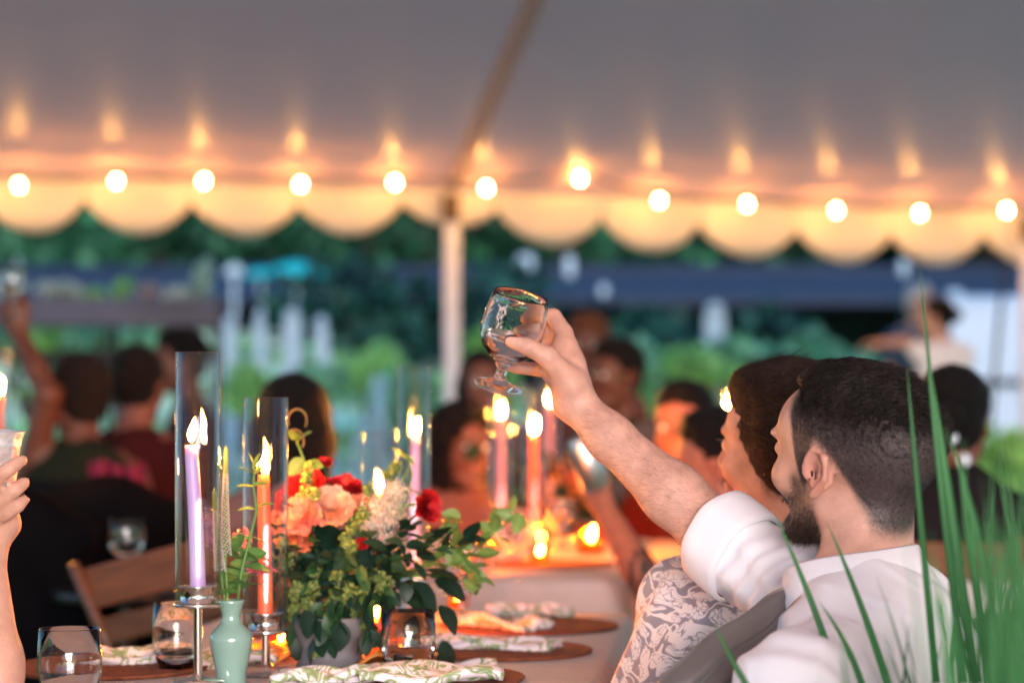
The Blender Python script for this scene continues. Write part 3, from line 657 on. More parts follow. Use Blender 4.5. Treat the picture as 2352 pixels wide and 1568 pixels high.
def foliage(name, clumps, n, size, m, parent, seed=1, cols=None):   # clumps: (centre, radii); leaves thicken towards each clump's surface
    rng = np.random.default_rng(seed); wts = np.array([np.prod(r)**(2/3) for c, r in clumps]); wts /= wts.sum()
    V = []; C = []
    for i in range(n):
        c, r = clumps[rng.choice(len(clumps), p=wts)]; dct = rng.normal(size=3); dct /= np.linalg.norm(dct); rad = rng.uniform(.55, 1.08)
        V += leafcard(rng, V3(c)+V3(r)*dct*rad, size*rng.uniform(.6, 1.4)); 
        base = np.array(cols[rng.integers(len(cols))]) if cols else np.array((.05, .1, .03)); C += [base*rng.uniform(.6, 1.4)]*4
    F = np.arange(4*n).reshape(-1, 4); return obj(name, mk_mesh(name, V, F, m, smooth=False, cols=np.array(C)), parent)
M['leaf'] = mat('foliage', (.05, .1, .03), .6, .2, 5, attr=True, trans=.25, spec=.3)
M['bark'] = mat('bark', (.09, .065, .05), .9, .3, 8, .6, 12)
def tree(x, y, h, w, seed, cols, label, group='trees beyond the field'):
    rng = np.random.default_rng(seed); t = thing('tree', label, 'tree', (x, y, 0), rng.uniform(0, 6), group)
    mb = MB(); mb.tube([(0, 0, -.1), (.1, 0, h*.3), (0, .15, h*.6), (.1, .1, h*.85)], [h*.03, h*.024, h*.015, .03], 8)
    for k in range(6):
        a = rng.uniform(0, 6.28); z = h*rng.uniform(.15, .6); mb.tube([(0, 0, z), (math.cos(a)*w*.5, math.sin(a)*w*.5, z+h*.2)], [h*.012, .02], 5)
    mb.build('trunk', M['bark'], t)
    cl = [((rng.normal()*w*.3, rng.normal()*w*.3, h*rng.uniform(.25, .85)), V3((w*.33, w*.33, h*.16))*rng.uniform(.7, 1.2)) for _ in range(16)]
    foliage('crown', cl, 2600, .34, M['leaf'], t, seed, cols)
G1 = [(.015, .075, .035), (.02, .10, .045), (.012, .05, .03)]; G2 = [(.03, .14, .06), (.02, .10, .05)]; G3 = [(.008, .035, .02), (.012, .05, .026)]
for i, (x, y, h, w, c, lb) in enumerate([
    (-11.5, 46, 9, 6.0, G2, 'pale green rounded tree beyond the field at the left edge'), (-7.0, 48, 10, 6.4, G1, 'mid green bushy tree behind the planter flowers'),
    (-2.6, 45, 9, 5.4, G1, 'mid green tree left of the tent pole, above the turquoise parasol'), (1.0, 47, 10, 5.6, G2, 'brighter green tree directly behind the tent pole'),
    (4.8, 46, 9, 5.4, G3, 'dark tree behind the raised glass'), (8.6, 48, 11, 6.4, G3, 'very dark dense tree right of centre beyond the dark roof'),
    (12.6, 46, 9, 6.0, G3, 'dark tree beyond the white trailer'), (-16, 50, 11, 7, G1, 'tree outside the left tent side'), (17.5, 50, 11, 7, G3, 'dark tree outside the right tent side')]):
    tree(x, y, h, w, 20+i, c, lb)
# wooded slope behind them
rng = np.random.default_rng(4)
cl = [((x, 58+rng.normal()*3, rng.uniform(1, 11)), (3.2, 2.4, 2.4)) for x in np.linspace(-34, 34, 46) for _ in range(2)]
tag(foliage('woodland', cl, 26000, .8, M['leaf'], None, 8, G3+G1), kind='stuff')
hb = []
for i in range(41):
    for j in range(13):
        x = -60+i*3; hb.append((x, 63+j*5, 3+1.2*math.sin(x*.21)+j*1.4+.9*math.sin(x*.5+j)))
M['hill'] = mat('wooded_hill', (.018, .045, .024), 1, .5, .5, .6, 2)
tag(obj('hill', mk_mesh('hill', hb+[(v[0], v[1], -1) for v in hb[::13]], [(i*13+j, (i+1)*13+j, (i+1)*13+j+1, i*13+j+1) for i in range(40) for j in range(12)]+[(i*13, 533+i, 534+i, (i+1)*13) for i in range(40)], M['hill'])), kind='structure')
# ---- long low shed with a navy roof
M['navy'] = mat('navy_metal_roof', (.007, .020, .046), .7, .2, 3, .1, 8, spec=.5)
M['shed'] = mat('dark_green_netting', (.008, .030, .030), .9, .5, 1.4, .3, 3)
sh = thing('long_shed', 'long low open shed with dark navy roof running across behind the field', 'building', (2, 30, 0))
sb = MB(); Lh = 16
sb.add([(-Lh, -2.2, 2.40), (Lh, -2.2, 2.40), (Lh, 0, 2.78), (-Lh, 0, 2.78), (-Lh, -2.2, 2.30), (Lh, -2.2, 2.30), (Lh, 0, 2.68), (-Lh, 0, 2.68), (-Lh, 2.2, 2.42), (Lh, 2.2, 2.42), (-Lh, 2.2, 2.32), (Lh, 2.2, 2.32)],
       [(0, 1, 2, 3), (4, 7, 6, 5), (0, 4, 5, 1), (3, 2, 9, 8), (7, 10, 11, 6), (8, 9, 11, 10), (0, 3, 7, 4), (3, 8, 10, 7), (1, 5, 6, 2), (2, 6, 11, 9)])
sb.build('roof', M['navy'], sh, smooth=False)
MB().box(-Lh, Lh, 1.9, 2.0, 0, 2.4).build('back_wall', M['shed'], sh, False)
MB().tube([(-Lh, 0, 2.80), (Lh, 0, 2.80)], .09, 10).build('ridge_cap', M['navy'], sh)
for i in range(11): MB().box(-Lh+.3+i*3.1, -Lh+.42+i*3.1, -2.1, -1.98, 0, 2.4).build('post', M['shed'], sh, False)
rng = np.random.default_rng(2)
for i in (3, 4, 5, 6):
    cl = [((0, 0, .5), (1.5, .5, .55)), ((.8, 0, .8), (.7, .5, .5)), ((-.9, .1, .7), (.8, .5, .5))]
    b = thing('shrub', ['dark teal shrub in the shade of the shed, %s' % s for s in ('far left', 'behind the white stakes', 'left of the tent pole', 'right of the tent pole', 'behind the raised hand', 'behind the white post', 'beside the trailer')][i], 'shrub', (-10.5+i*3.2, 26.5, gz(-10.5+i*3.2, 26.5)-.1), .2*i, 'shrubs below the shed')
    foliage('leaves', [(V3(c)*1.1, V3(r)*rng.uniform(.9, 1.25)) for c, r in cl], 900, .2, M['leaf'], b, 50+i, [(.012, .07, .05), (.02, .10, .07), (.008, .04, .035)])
# vegetable rows and bright plants between tent and shed
M['cyan'] = mat('turquoise_canvas', (.0, .42, .45), .7, .1, 5, .1)
M['paint'] = mat('white_painted_wood', (.46, .58, .62), .6, .08, 8, .15, 30)
def bush(x, y, z0, w, h, seed, cols, label, n=700, s=.13, cat='bush', group='bright plants in the field'):
    b = thing('bush', label, cat, (x, y, 0), 0, group); rng = np.random.default_rng(seed)
    cl = [((rng.normal()*w*.22, rng.normal()*w*.2, z0+h*rng.uniform(.2, .8)), (w*.3, w*.3, h*.28)) for _ in range(6)]
    foliage('leaves', cl, n, s, M['leaf'], b, seed, cols)
    mb = MB()
    for k in range(5): mb.tube([(0, 0, max(0, z0-.3)), (rng.normal()*w*.2, rng.normal()*w*.1, z0+h*.6)], [.03, .012], 5)
    mb.build('stems', M['bark'], b)
YG = [(.30, .62, .16), (.36, .66, .24), (.22, .50, .16)]; MG = [(.18, .48, .26), (.26, .56, .34)]
def at(xd, Y): return (xd-1176)/FP*Y
for i, (xd, yd, Y, w, h, c, lb) in enumerate([
    (850, 850, 21, .6, .55, YG, 'bright yellow green plant left of the tent pole'), (735, 900, 19, .3, .35, MG, 'soft green plant between white stakes'), (565, 905, 19, .3, .4, YG, 'pale green plant beside the leftmost white stake'),
    (930, 930, 17, .5, .6, MG, 'small green plant just left of the tent pole'), (1105, 880, 18, .35, .95, YG, 'narrow bright green plant right of the tent pole'), (1440, 850, 18, .62, .55, MG, 'green shrub behind the raised forearm'),
    (1490, 930, 17.5, .5, .55, YG, 'light green shrub lower behind the forearm'), (1590, 850, 18, .68, .42, YG, 'round lime green bush left of the white post'), (1730, 850, 18.5, .85, .42, MG, 'soft green bush right of the white post'),
    (1850, 830, 19, .6, .4, MG, 'green bush behind the two men'), (655, 985, 16.5, .3, .3, MG, 'green plant low behind the second candle'), (270, 790, 16, .7, .28, MG, 'green plant seen through the planter gap'),
    (180, 775, 16.5, .6, .3, YG, 'light green plant seen through the left planter gap'), (60, 800, 17, .7, .4, MG, 'green plant at far left under the planter'), (2290, 1080, 15, 1.0, .55, YG, 'bright green plant low at the right edge'), (1990, 870, 19, .6, .4, MG, 'green bush right behind the bearded man')]):
    zc = 1.15+(930-yd)/FP*Y; bush(at(xd, Y), Y, max(gz(at(xd, Y), Y), zc-h/2), w, h, 100+i, c, lb)
# low crop rows
cl = [((x, y, gz(x, y)+.08), (.5, .25, .13)) for y in np.arange(17.5, 27, 1.9) for x in np.arange(-7, 9, .9)]
tag(foliage('crop_rows', cl, 6500, .15, M['leaf'], None, 31, MG+YG+[(.35, .42, .36), (.05, .18, .12)]), kind='stuff')
# white stakes
for i, (xd, yt, Y, wd, lean, lb) in enumerate([(527, 700, 20, .11, .0, 'leftmost white stake, beside the planter'), (612, 690, 20, .10, .03, 'second white stake from the left, slim'), (672, 682, 19.5, .15, .0, 'tallest and broadest white stake left of the pole'),
    (768, 698, 20, .11, .06, 'slightly leaning white stake left of the tent pole'), (1642, 668, 19.5, .17, 0, 'single tall white post behind the two men')]):
    zt = 1.15+(930-yt-36)/FP*Y; t = thing('garden_stake', 'white painted '+lb if 'post' not in lb and 'stake' not in lb else lb, 'post', (at(xd, Y), Y, 0), 0, 'white stakes in the field'); t.rotation_euler = (0, -lean, 0)
    MB().box(-wd/2, wd/2, -.04, .04, 0, zt-.05).build('board', M['paint'], t, False, bevel=.01)
    mb = MB(); mb.lathe([(.001, 0), (wd*.5, .02), (wd*.35, .07), (.001, .09)], 12, (0, 0, zt-.05)); mb.build('rounded_top', M['paint'], t)
# turquoise parasols and small white markers above the shed
for i, (xd, yd, Y, r, hh, lb) in enumerate([(680, 632, 27, .43, .17, 'larger turquoise parasol beyond the field'), (600, 634, 27, .22, .1, 'smaller turquoise parasol left of the larger one'), (538, 628, 27.5, .13, .12, 'pale blue parasol left of the turquoise ones')]):
    z = 1.15+(930-yd)/FP*Y; t = thing('parasol', lb, 'parasol', (at(xd, Y), Y, 0), 0, 'parasols by the shed')
    mb = MB(); nn = 16; vs = [(0, 0, z+hh)]+[(r*math.cos(2*math.pi*k/nn)*q, r*.8*math.sin(2*math.pi*k/nn)*q, z+hh*(1-q**1.6)-(0 if k % 2 else .01)) for q in (.5, 1) for k in range(nn)]
    mb.add(vs, [(0, 1+k, 1+(k+1) % nn) for k in range(nn)]+[(1+k, 1+nn+k, 1+nn+(k+1) % nn, 1+(k+1) % nn) for k in range(nn)]); o = mb.build('canopy', M['cyan'] if i < 2 else M['paint'], t)
    md = o.modifiers.new('s', 'SOLIDIFY'); md.thickness = .01
    MB().tube([(0, 0, 0), (0, 0, z+hh-.02)], .025, 8).build('pole', M['paint'], t)
for i, (xd, yd, w, h, lb) in enumerate([(1207, 605, .20, .20, 'round white lantern above the shed roof, right of the tent pole'), (1308, 614, .11, .26, 'upright white marker on the shed roof'), (1222, 668, .15, .12, 'pale lantern under the roof beside the glass rim'),
    (1386, 668, .10, .14, 'dim small lantern under the shed roof'), (2075, 616, .10, .20, 'white upright marker near the white trailer'), (2192, 688, .19, .22, 'pale blue lantern beside the dark haired woman'), (740, 668, .12, .1, 'faint lantern under the roof above the stakes'), (137, 826, .26, .17, 'bright white lantern low at the left beyond the raised glass')]):  # last entry is a lantern shape made up for a bright white cup
    Y = 27.4; z = 1.15+(930-yd)/FP*Y; t = thing('lantern', lb, 'lantern', (at(xd, Y), Y, z), 0, 'pale lanterns near the shed')
    MB().lathe([(.001, -h/2), (w*.3, -h/2), (w*.5, -h*.3), (w*.5, h*.3), (w*.3, h/2), (.001, h/2)], 14).build('shade', M['paint'], t)
    MB().tube([(0, 0, -h/2), (0, 0, -z)], .012, 6).build('rod', M['shed'], t)
# white trailer at right
tr = thing('trailer', 'large white box trailer parked at the right behind the standing people', 'trailer', (at(2300, 24), 24, 0))
M['wpaint'] = mat('white_panel', (.50, .60, .68), .4, .05, 2)
M['tyre'] = mat('rubber', (.015, .015, .016), .85)
MB().box(-.72, 2.6, -.9, 1.2, .55, 2.2).build('body', M['wpaint'], tr, False, bevel=.08)
MB().box(-.70, 2.58, -.93, -.905, 1.32, 1.40).build('side_trim', M['navy'], tr, False)
MB().box(.1, .8, -.925, -.905, 1.5, 1.95).build('window', M['shed'], tr, False)
for wx in (.6, 1.5):
    o = MB().lathe([(.001, -.1), (.3, -.1), (.33, -.06), (.33, .06), (.3, .1), (.001, .1)], 20).build('wheel', M['tyre'], tr); o.location = (wx, -.8, .33); o.rotation_euler = (R(90), 0, 0)
MB().tube([(-.72, 0, .6), (-1.7, 0, .5)], .05, 8).build('tow_bar', M['tyre'], tr)
# ---------------------------------------------------------------- tent
m = mat('tent_vinyl', (.90, .60, .55), .33, .04, 1.5, .12, 1.2, spec=.5)
t = m.node_tree; N = t.nodes; L = t.links; b = N['Principled BSDF']; tr_ = N.new('ShaderNodeBsdfTranslucent'); tr_.inputs[0].default_value = (.95, .56, .46, 1)
ms = N.new('ShaderNodeMixShader'); ms.inputs[0].default_value = .32; L.new(b.outputs[0], ms.inputs[1]); L.new(tr_.outputs[0], ms.inputs[2]); L.new(ms.outputs[0], N['Material Output'].inputs[0])
M['vinyl'] = m
M['webseam'] = mat('seam_webbing', (.95, .84, .80), .9, .05, 30, .1, 60, trans=.75, spec=.05)
M['valance'] = mat('valance_vinyl', (.80, .74, .66), .5, .05, 4, .1, 6, trans=.2)
M['strap'] = mat('webbing', (.10, .06, .04), .8, .2, 40)
EV = np.array((1, .33, 0)); EV /= np.linalg.norm(EV); IN = np.array((.24, -.97, 0))
E0 = np.array((-.355, 14.4, 0)); 
def eave_at(xd, yd=None, dy=0):
    k = (xd-1176)/FP; Y = (14.4+.33*.355)/(1-.33*k)+dy; return np.array((k*Y, Y, 1.15+(930-yd)/FP*Y if yd is not None else 0))
tips = [(-50, 455), (195, 461), (440, 466), (685, 470), (922, 466), (1140, 482), (1380, 502), (1605, 517), (1830, 530), (2045, 542), (2260, 543), (2480, 548)]
tent = thing('wedding_tent', 'large white marquee canopy with scalloped valance glowing in the string lights', 'tent', (-.355, 14.4, 0))
to = V3(tent.location)
tipw = [eave_at(x, y) for x, y in tips]
for k in range(9): tipw = [tipw[0]-EV*.62+np.array((0, 0, .0))]+tipw
for k in range(8): tipw = tipw+[tipw[-1]+EV*.61]
EZ = lambda p: 2.445-.007*(p[0]+3)                       # eave height along its run
for i in range(len(tipw)-1):
    a, b = tipw[i], tipw[i+1]; n = 18; vs = []
    drop = .185 if abs(a[0]+.55) > .35 else .12
    for j in range(n+1):
        u = j/n; p = a*(1-u)+b*u; zb = p[2]-drop*(4*u*(1-u))**.88; zt = EZ(p)
        for q in range(5):
            w_ = q/4; s_ = .03*math.sin(math.pi*u)*w_+.012*math.sin(u*9+i)*w_
            vs.append((p[0]+s_*.3-to[0], p[1]+s_-to[1]+.0, zt*(1-w_)+zb*w_))
    o = obj('valance_scallop', mk_mesh('valance_scallop', vs, [(j*5+q, (j+1)*5+q, (j+1)*5+q+1, j*5+q+1) for j in range(n) for q in range(4)], M['valance']), tent)
    md = o.modifiers.new('s', 'SOLIDIFY'); md.thickness = .003
SL = .41
def roofpt(s_, t_):       # s along the eave, t inwards
    p = E0+EV*s_+IN*t_; zz = 2.45-.007*(p[0]+3)*max(0, 1-t_/4)
    h_ = SL*t_ if t_ < 9 else SL*(18-t_)  # unseen camera-side half lengthened to keep light off the guests
    sag = .035*math.sin(math.pi*min(t_, 9)/9)*math.sin(math.pi*((s_ % 3.05)/3.05))**2
    return np.array((p[0], p[1], zz+h_+sag+.006*math.sin(s_*9+t_*1.3)*min(t_, 1)))-to
for k in range(-3, 4):
    vs = []; ns, nt = 25, 73
    for i in range(ns):
        for j in range(nt): vs.append(roofpt((k+i/(ns-1))*3.05, j*.25))
    obj('roof_panel', mk_mesh('roof_panel', vs, [(i*nt+j, (i+1)*nt+j, (i+1)*nt+j+1, i*nt+j+1) for i in range(ns-1) for j in range(nt-1)], M['vinyl']), tent)
for k in (-2, 0, 3):
    vs = []
    for j in range(73):
        for q in (-1, 1): vs.append(roofpt(k*3.05+q*.06, j*.25)-np.array((0, 0, .005)))
    o = obj('seam_strap', mk_mesh('seam_strap', vs, [(2*j, 2*j+1, 2*j+3, 2*j+2) for j in range(72)], M['webseam']), tent); md = o.modifiers.new('s', 'SOLIDIFY'); md.thickness = .002
# poles with ratchet strap and hardware
M['pole'] = mat('white_pole', (.74, .76, .86), .5, .06, 10, .05)
def pole(p, zt, label, rr=.047):
    t = thing('tent_pole', label, 'pole', (p[0], p[1], 0), 0, 'tent side poles')
    MB().tube([(0, 0, 0), (0, 0, zt)], rr, 18).build('shaft', M['pole'], t)
    MB().lathe([(.001, 0), (.13, 0), (.13, .012), (.06, .02), (.001, .02)], 20).build('foot_plate', M['tin'], t)
    mb = MB(); mb.box(-.06, .05, -.075, -.055, zt-.10, zt+.06); mb.build('ratchet', M['strap'], t, False, bevel=.006)
    mb = MB(); mb.tube([(0, 0, zt), (0, 0, zt+.06)], .02, 8); mb.build('pin', M['tin'], t)
e = eave_at(1038); pole(e, 2.34, 'white tent side pole in the middle of the picture')
e = eave_at(2362); pole(e, 2.30, 'white tent side pole at the right edge of the picture')
e = eave_at(-420); pole(e, 2.36, 'white tent side pole left of the planter')
mb = MB(); a = eave_at(2330)+np.array((0, .2, 2.3)); bb = P(2270, 1010, 17.2); mb.tube([a, bb, (bb[0]-.12, bb[1]+.6, 0)], .017, 8)
tag(mb.build('guy_strap', M['strap']), 'dark slanting guy strap beside the right tent pole', 'strap')
# ---- string lights
SLT = thing('string_light', 'string of glowing round bulbs hung along the tent eave', 'lights', (-.355, 14.1, 0)); so_ = V3(SLT.location)
M['bulb'] = emit('bulb_glow', (1.0, .45, .10), 115)
bulbs = [(44, 427), (267, 417), (468, 417), (690, 424), (907, 420), (1117, 433), (1332, 411), (1514, 461), (1716, 470), (1921, 484), (2113, 490), (2312, 484)]
bp_ = [eave_at(x, y, -.28) for x, y in bulbs]
for k in range(3): bp_ = [bp_[0]-EV*.66]+bp_
for k in range(2): bp_ = bp_+[bp_[-1]+EV*.6]
bm = MB().lathe([(.0001, -.019), (.008, -.017), (.0135, -.010), (.0150, -.001), (.0135, .009), (.0108, .018), (.0102, .026)], 20)
bme = mk_mesh('bulb', bm.v, bm.f, M['bulb']); sm_ = MB().lathe([(.001, .055), (.012, .053), (.0125, .024), (.011, .02)], 12); sme = mk_mesh('socket', sm_.v, sm_.f, M['black'])
path = []
for i, p in enumerate(bp_):
    q = p-so_; o = obj('bulb', bme, SLT, q); s2 = obj('socket', sme, o)
    o.rotation_euler = (R(8*math.sin(i*2.1)), R(9*math.sin(i*1.3+1)), 0)
    top = q+np.array((0, 0, .055)); 
    if path:
        pv = V3(path[-1])
        for u in (.25, .5, .75): path.append(tuple(pv*(1-u)+top*u-np.array((0, 0, .03*math.sin(math.pi*u)))))
    path.append(tuple(top))
MB().tube(path, .008, 6).build('cord', M['black'], SLT)
# ---- raised flower planter at the left
PL = thing('planter_stand', 'weathered grey wooden planter stand holding flowers at the left', 'planter', (at(250, 15.2), 15.2, 0))
M['gwood'] = mat('weathered_wood', (.15, .13, .155), .85, .25, 6, .4, 14, stretch=(.3, 1, 1)); M['dwood'] = mat('dark_wood', (.018, .013, .012), .8, .3, 6, .3, 14)
xw = lambda x: (x-250)/FP*15.2; zz = lambda y: 1.15+(930-y)/FP*15.2
for k, (a, b) in enumerate(((688, 706), (708, 727), (729, 748))): MB().box(xw(-330), xw(505), -.2, -.175, zz(b), zz(a)).build('board', M['gwood'], PL, False, bevel=.004)
MB().box(xw(-330), xw(505), .175, .2, zz(748), zz(688)).build('board', M['gwood'], PL, False)
MB().box(xw(-325), xw(500), -.172, .172, zz(748), zz(742)).build('floor_board', M['gwood'], PL, False)
MB().box(xw(-330), xw(505), -.2, .2, zz(828), zz(806)).build('shelf', M['dwood'], PL, False)
for x in (-310, 250, 493):
    for y_ in (-.16, .16): MB().box(xw(x), xw(x)+.025, y_, y_+.03, -.02, zz(750)).build('leg', M['dwood'], PL, False)
FC = {'cream': [(.62, .66, .50), (.5, .58, .42), (.72, .72, .6)], 'green': [(.25, .55, .16), (.35, .62, .25)], 'pink': [(.62, .42, .36), (.6, .52, .42), (.5, .4, .38)], 'white': [(.55, .66, .66), (.62, .72, .68)], 'mint': [(.40, .58, .44), (.52, .68, .54)]}
for i, (xd, yd, w, h, c, lb) in enumerate([(35, 650, .10, .26, 'white', 'tall white flower spike on the planter at far left'), (22, 672, .26, .11, 'white', 'low white blooms at the far left end of the planter'), (148, 660, .21, .12, 'cream', 'mounded cream blooms on the planter'), (215, 678, .14, .08, 'green', 'small yellow green blooms beside the cream mound'),
    (278, 666, .14, .12, 'green', 'round lime green bloom on the planter'), (345, 672, .12, .09, 'pink', 'peach pink blooms right of the lime bloom'), (412, 672, .19, .09, 'cream', 'pale cream and pink blooms near the planter end'), (470, 640, .12, .24, 'mint', 'tall pale mint flower spike at the planter end')]):
    rng = np.random.default_rng(70+i); t = thing('flower', lb, 'flower', (at(xd, 15.2), 15.2, 0), 0, 'flowers in the planter'); w *= 1.2; h *= 1.2; z = 1.15+(930-yd)/FP*15.2
    cl = [((rng.normal()*w*.2, rng.normal()*w*.15, z+rng.uniform(-.3, .3)*h), (w*.3, w*.3, h*.3)) for _ in range(6)]
    foliage('petals', cl, 500, .035, M['leaf'], t, 70+i, FC[c]); mb = MB()
    for k in range(4): mb.tube([(k*.02-.03, 0, zz(742)), (rng.normal()*w*.2, 0, z)], .004, 5)
    mb.build('stems', M['leafdark'] if 'leafdark' in M else M['bark'], t)

# pale blue lawn chairs out in the field
for i, (xd, yd, w, h, lb) in enumerate([(872, 900, .10, .22, 'pale blue lawn chair, upright one left of the tall sleeve'), (845, 985, .15, .16, 'pale blue lawn chair low behind the shorter sleeve'), (527, 985, .14, .16, 'pale blue lawn chair low between the two front sleeves')]):
    Y = 16.0; z = 1.15+(930-yd)/FP*Y; t = thing('lawn_chair', lb, 'chair', (at(xd, Y), Y, 0), 0, 'pale blue lawn chairs')
    M.setdefault('blue', mat('pale_blue_paint', (.30, .55, .70), .6, .08, 10))
    for k in range(4): MB().box(-w/2+k*w/4+.004, -w/2+(k+1)*w/4-.004, .0, .02, z-h/2, z+h/2).build('back_slat', M['blue'], t, False, bevel=.003)
    MB().box(-w/2, w/2, -.4, 0, z-h/2-.03, z-h/2).build('seat', M['blue'], t, False)
    for x_ in (-w/2, w/2-.03):
        for y_ in (-.38, 0): MB().box(x_, x_+.03, y_, y_+.03, 0, z-h/2-.031).build('leg', M['blue'], t, False)
# ---------------------------------------------------------------- tables, candles, glasses, flowers
TZ = .76
M['linen'] = mat('linen', (.50, .47, .46), .9, .06, 30, .3, 400, spec=.15)
M['wood'] = mat('oak', (.30, .14, .06), .5, .3, 8, .2, 20, stretch=(1, 6, 1))
M['rust'] = mat('rust_woven', (.20, .055, .02), .9, .3, 60, .8, 220)
M['ornap'] = mat('amber_napkin', (.75, .30, .06), .8, .1, 30, .3, 60, trans=.2)
M['stone'] = mat('grey_stoneware', (.15, .145, .15), .6, .1, 12, .1, 30)
M['celadon'] = mat('celadon_glaze', (.20, .34, .28), .2, .06, 14, .04, 20, coat=.6)
def leafprint():
    m = mat('leaf_print_linen', (.7, .64, .66), .85, .04, 20, .3, 60); t = m.node_tree; N = t.nodes; L = t.links; b = N['Principled BSDF']
    tc = N.new('ShaderNodeTexCoord'); w1 = N.new('ShaderNodeTexNoise'); w1.inputs['Scale'].default_value = 26; w1.inputs['Detail'].default_value = 2; w1.inputs['Distortion'].default_value = 1.6; L.new(tc.outputs['Object'], w1.inputs['Vector'])
    r = N.new('ShaderNodeValToRGB'); e = r.color_ramp.elements; e[0].position = .47; e[0].color = (.72, .66, .68, 1); e[1].position = .56; e[1].color = (.17, .25, .10, 1)
    x = r.color_ramp.elements.new(.50); x.color = (.32, .40, .2, 1); x2 = r.color_ramp.elements.new(.62); x2.color = (.70, .64, .66, 1); L.new(w1.outputs[0], r.inputs[0]); L.new(r.outputs[0], b.inputs['Base Color']); return m
M['print'] = leafprint()
def table(corner, far, width, label, clabel):
    a, b = V3((*corner, 0)), V3((*far, 0)); d = (b-a)/np.linalg.norm(b-a); l = np.array((-d[1], d[0], 0)); Ln = np.linalg.norm(b-a)
    t = thing('banquet_table', label, 'table', tuple(a), math.atan2(d[1], d[0]))
    MB().box(.02, Ln-.02, .02, width-.02, TZ-.035, TZ-.006).build('tabletop', M['wood'], t, False)
    for x in (.1, Ln-.15):
        for y in (.1, width-.15): MB().box(x, x+.05, y, y+.05, 0, TZ-.036).build('leg', M['wood'], t, False)
    vs = []; f = []; n = 0; per = []
    for u in np.linspace(0, Ln, 60, endpoint=False): per.append((u, 0, 0, -1))
    for u in np.linspace(0, width, 20, endpoint=False): per.append((Ln, u, 1, 0))
    for u in np.linspace(Ln, 0, 60, endpoint=False): per.append((u, width, 0, 1))
    for u in np.linspace(width, 0, 20, endpoint=False): per.append((0, u, -1, 0))
    K = len(per); rows = [(0, 0), (.006, -.004), (.012, -.02), (.018, -.1), (.03, -.22), (.05, -.40)]
    for i, (x, y, nx, ny) in enumerate(per):
        for o, z in rows:
            fo = o+(.016*math.sin(i*.9)+.01*math.sin(i*2.3))*min(1, -z*4); vs.append((x+nx*fo, y+ny*fo, TZ+z))
    c0 = len(vs); m_ = len(rows)
    f = [(i*m_+k, i*m_+k+1, ((i+1) % K)*m_+k+1, ((i+1) % K)*m_+k) for i in range(K) for k in range(m_-1)]
    f.append(tuple(i*m_ for i in range(K)))
    c = obj('tablecloth', mk_mesh('tablecloth', vs, f, M['linen']), None, tuple(a), (0, 0, math.atan2(d[1], d[0])))
    c.modifiers.new('s', 'SOLIDIFY').thickness = -.002
    tag(c, clabel, 'tablecloth'); return t
table((-.02, 2.05), (.214, 4.51), .73, 'long banquet table nearest the camera, under the grey linen cloth', 'pale grey linen cloth over the nearest banquet table')
table((.24, 5.36), (.50, 8.0), .95, 'second long banquet table, beyond the gap behind the nearest one', 'grey linen cloth on the second table, its end hanging down')
table((1.15, 5.3), (1.45, 8.2), .9, 'banquet table at the right, behind the two men', 'grey linen cloth on the table behind the two men')
table((-2.9, 8.9), (-1.2, 9.3), .9, 'banquet table at the far left in front of the planter', 'grey cloth on the far left table')
# ---- candlesticks
M['wax_lav'] = mat('lavender_wax', (.60, .42, .78), .4, .02, 20, .05, 30, sss=.25); M['wax_or'] = mat('coral_wax', (.95, .15, .055), .4, .02, 20, .05, 30, sss=.25); M['wax_pk'] = mat('pink_wax', (.70, .32, .42), .4, .02, 20, sss=.2)
M['flame'] = emit('flame', (1.0, .37, .06), 600); M['wick'] = M['black']
M['flamecore'] = emit('flame_core', (1.0, .35, .055), 1300)
flm = MB(); pr = [(.0001, 0), (.0022, .0012), (.0042, .005), (.0053, .010), (.0050, .015), (.0036, .021), (.0018, .027), (.0001, .033)]; flm.lathe(pr, 12)
flv = [(x+.22*z*z/.036, y, z) for x, y, z in flm.v]; FLM = mk_mesh('flame', flv, flm.f, M['flame'])
flc = [(x*.62+.22*z*z/.036*.8, y*.62, .003+z*.72) for x, y, z in flm.v]
for q in range(1): FLM2 = mk_mesh('flame', flv, flm.f, M['flamecore'])
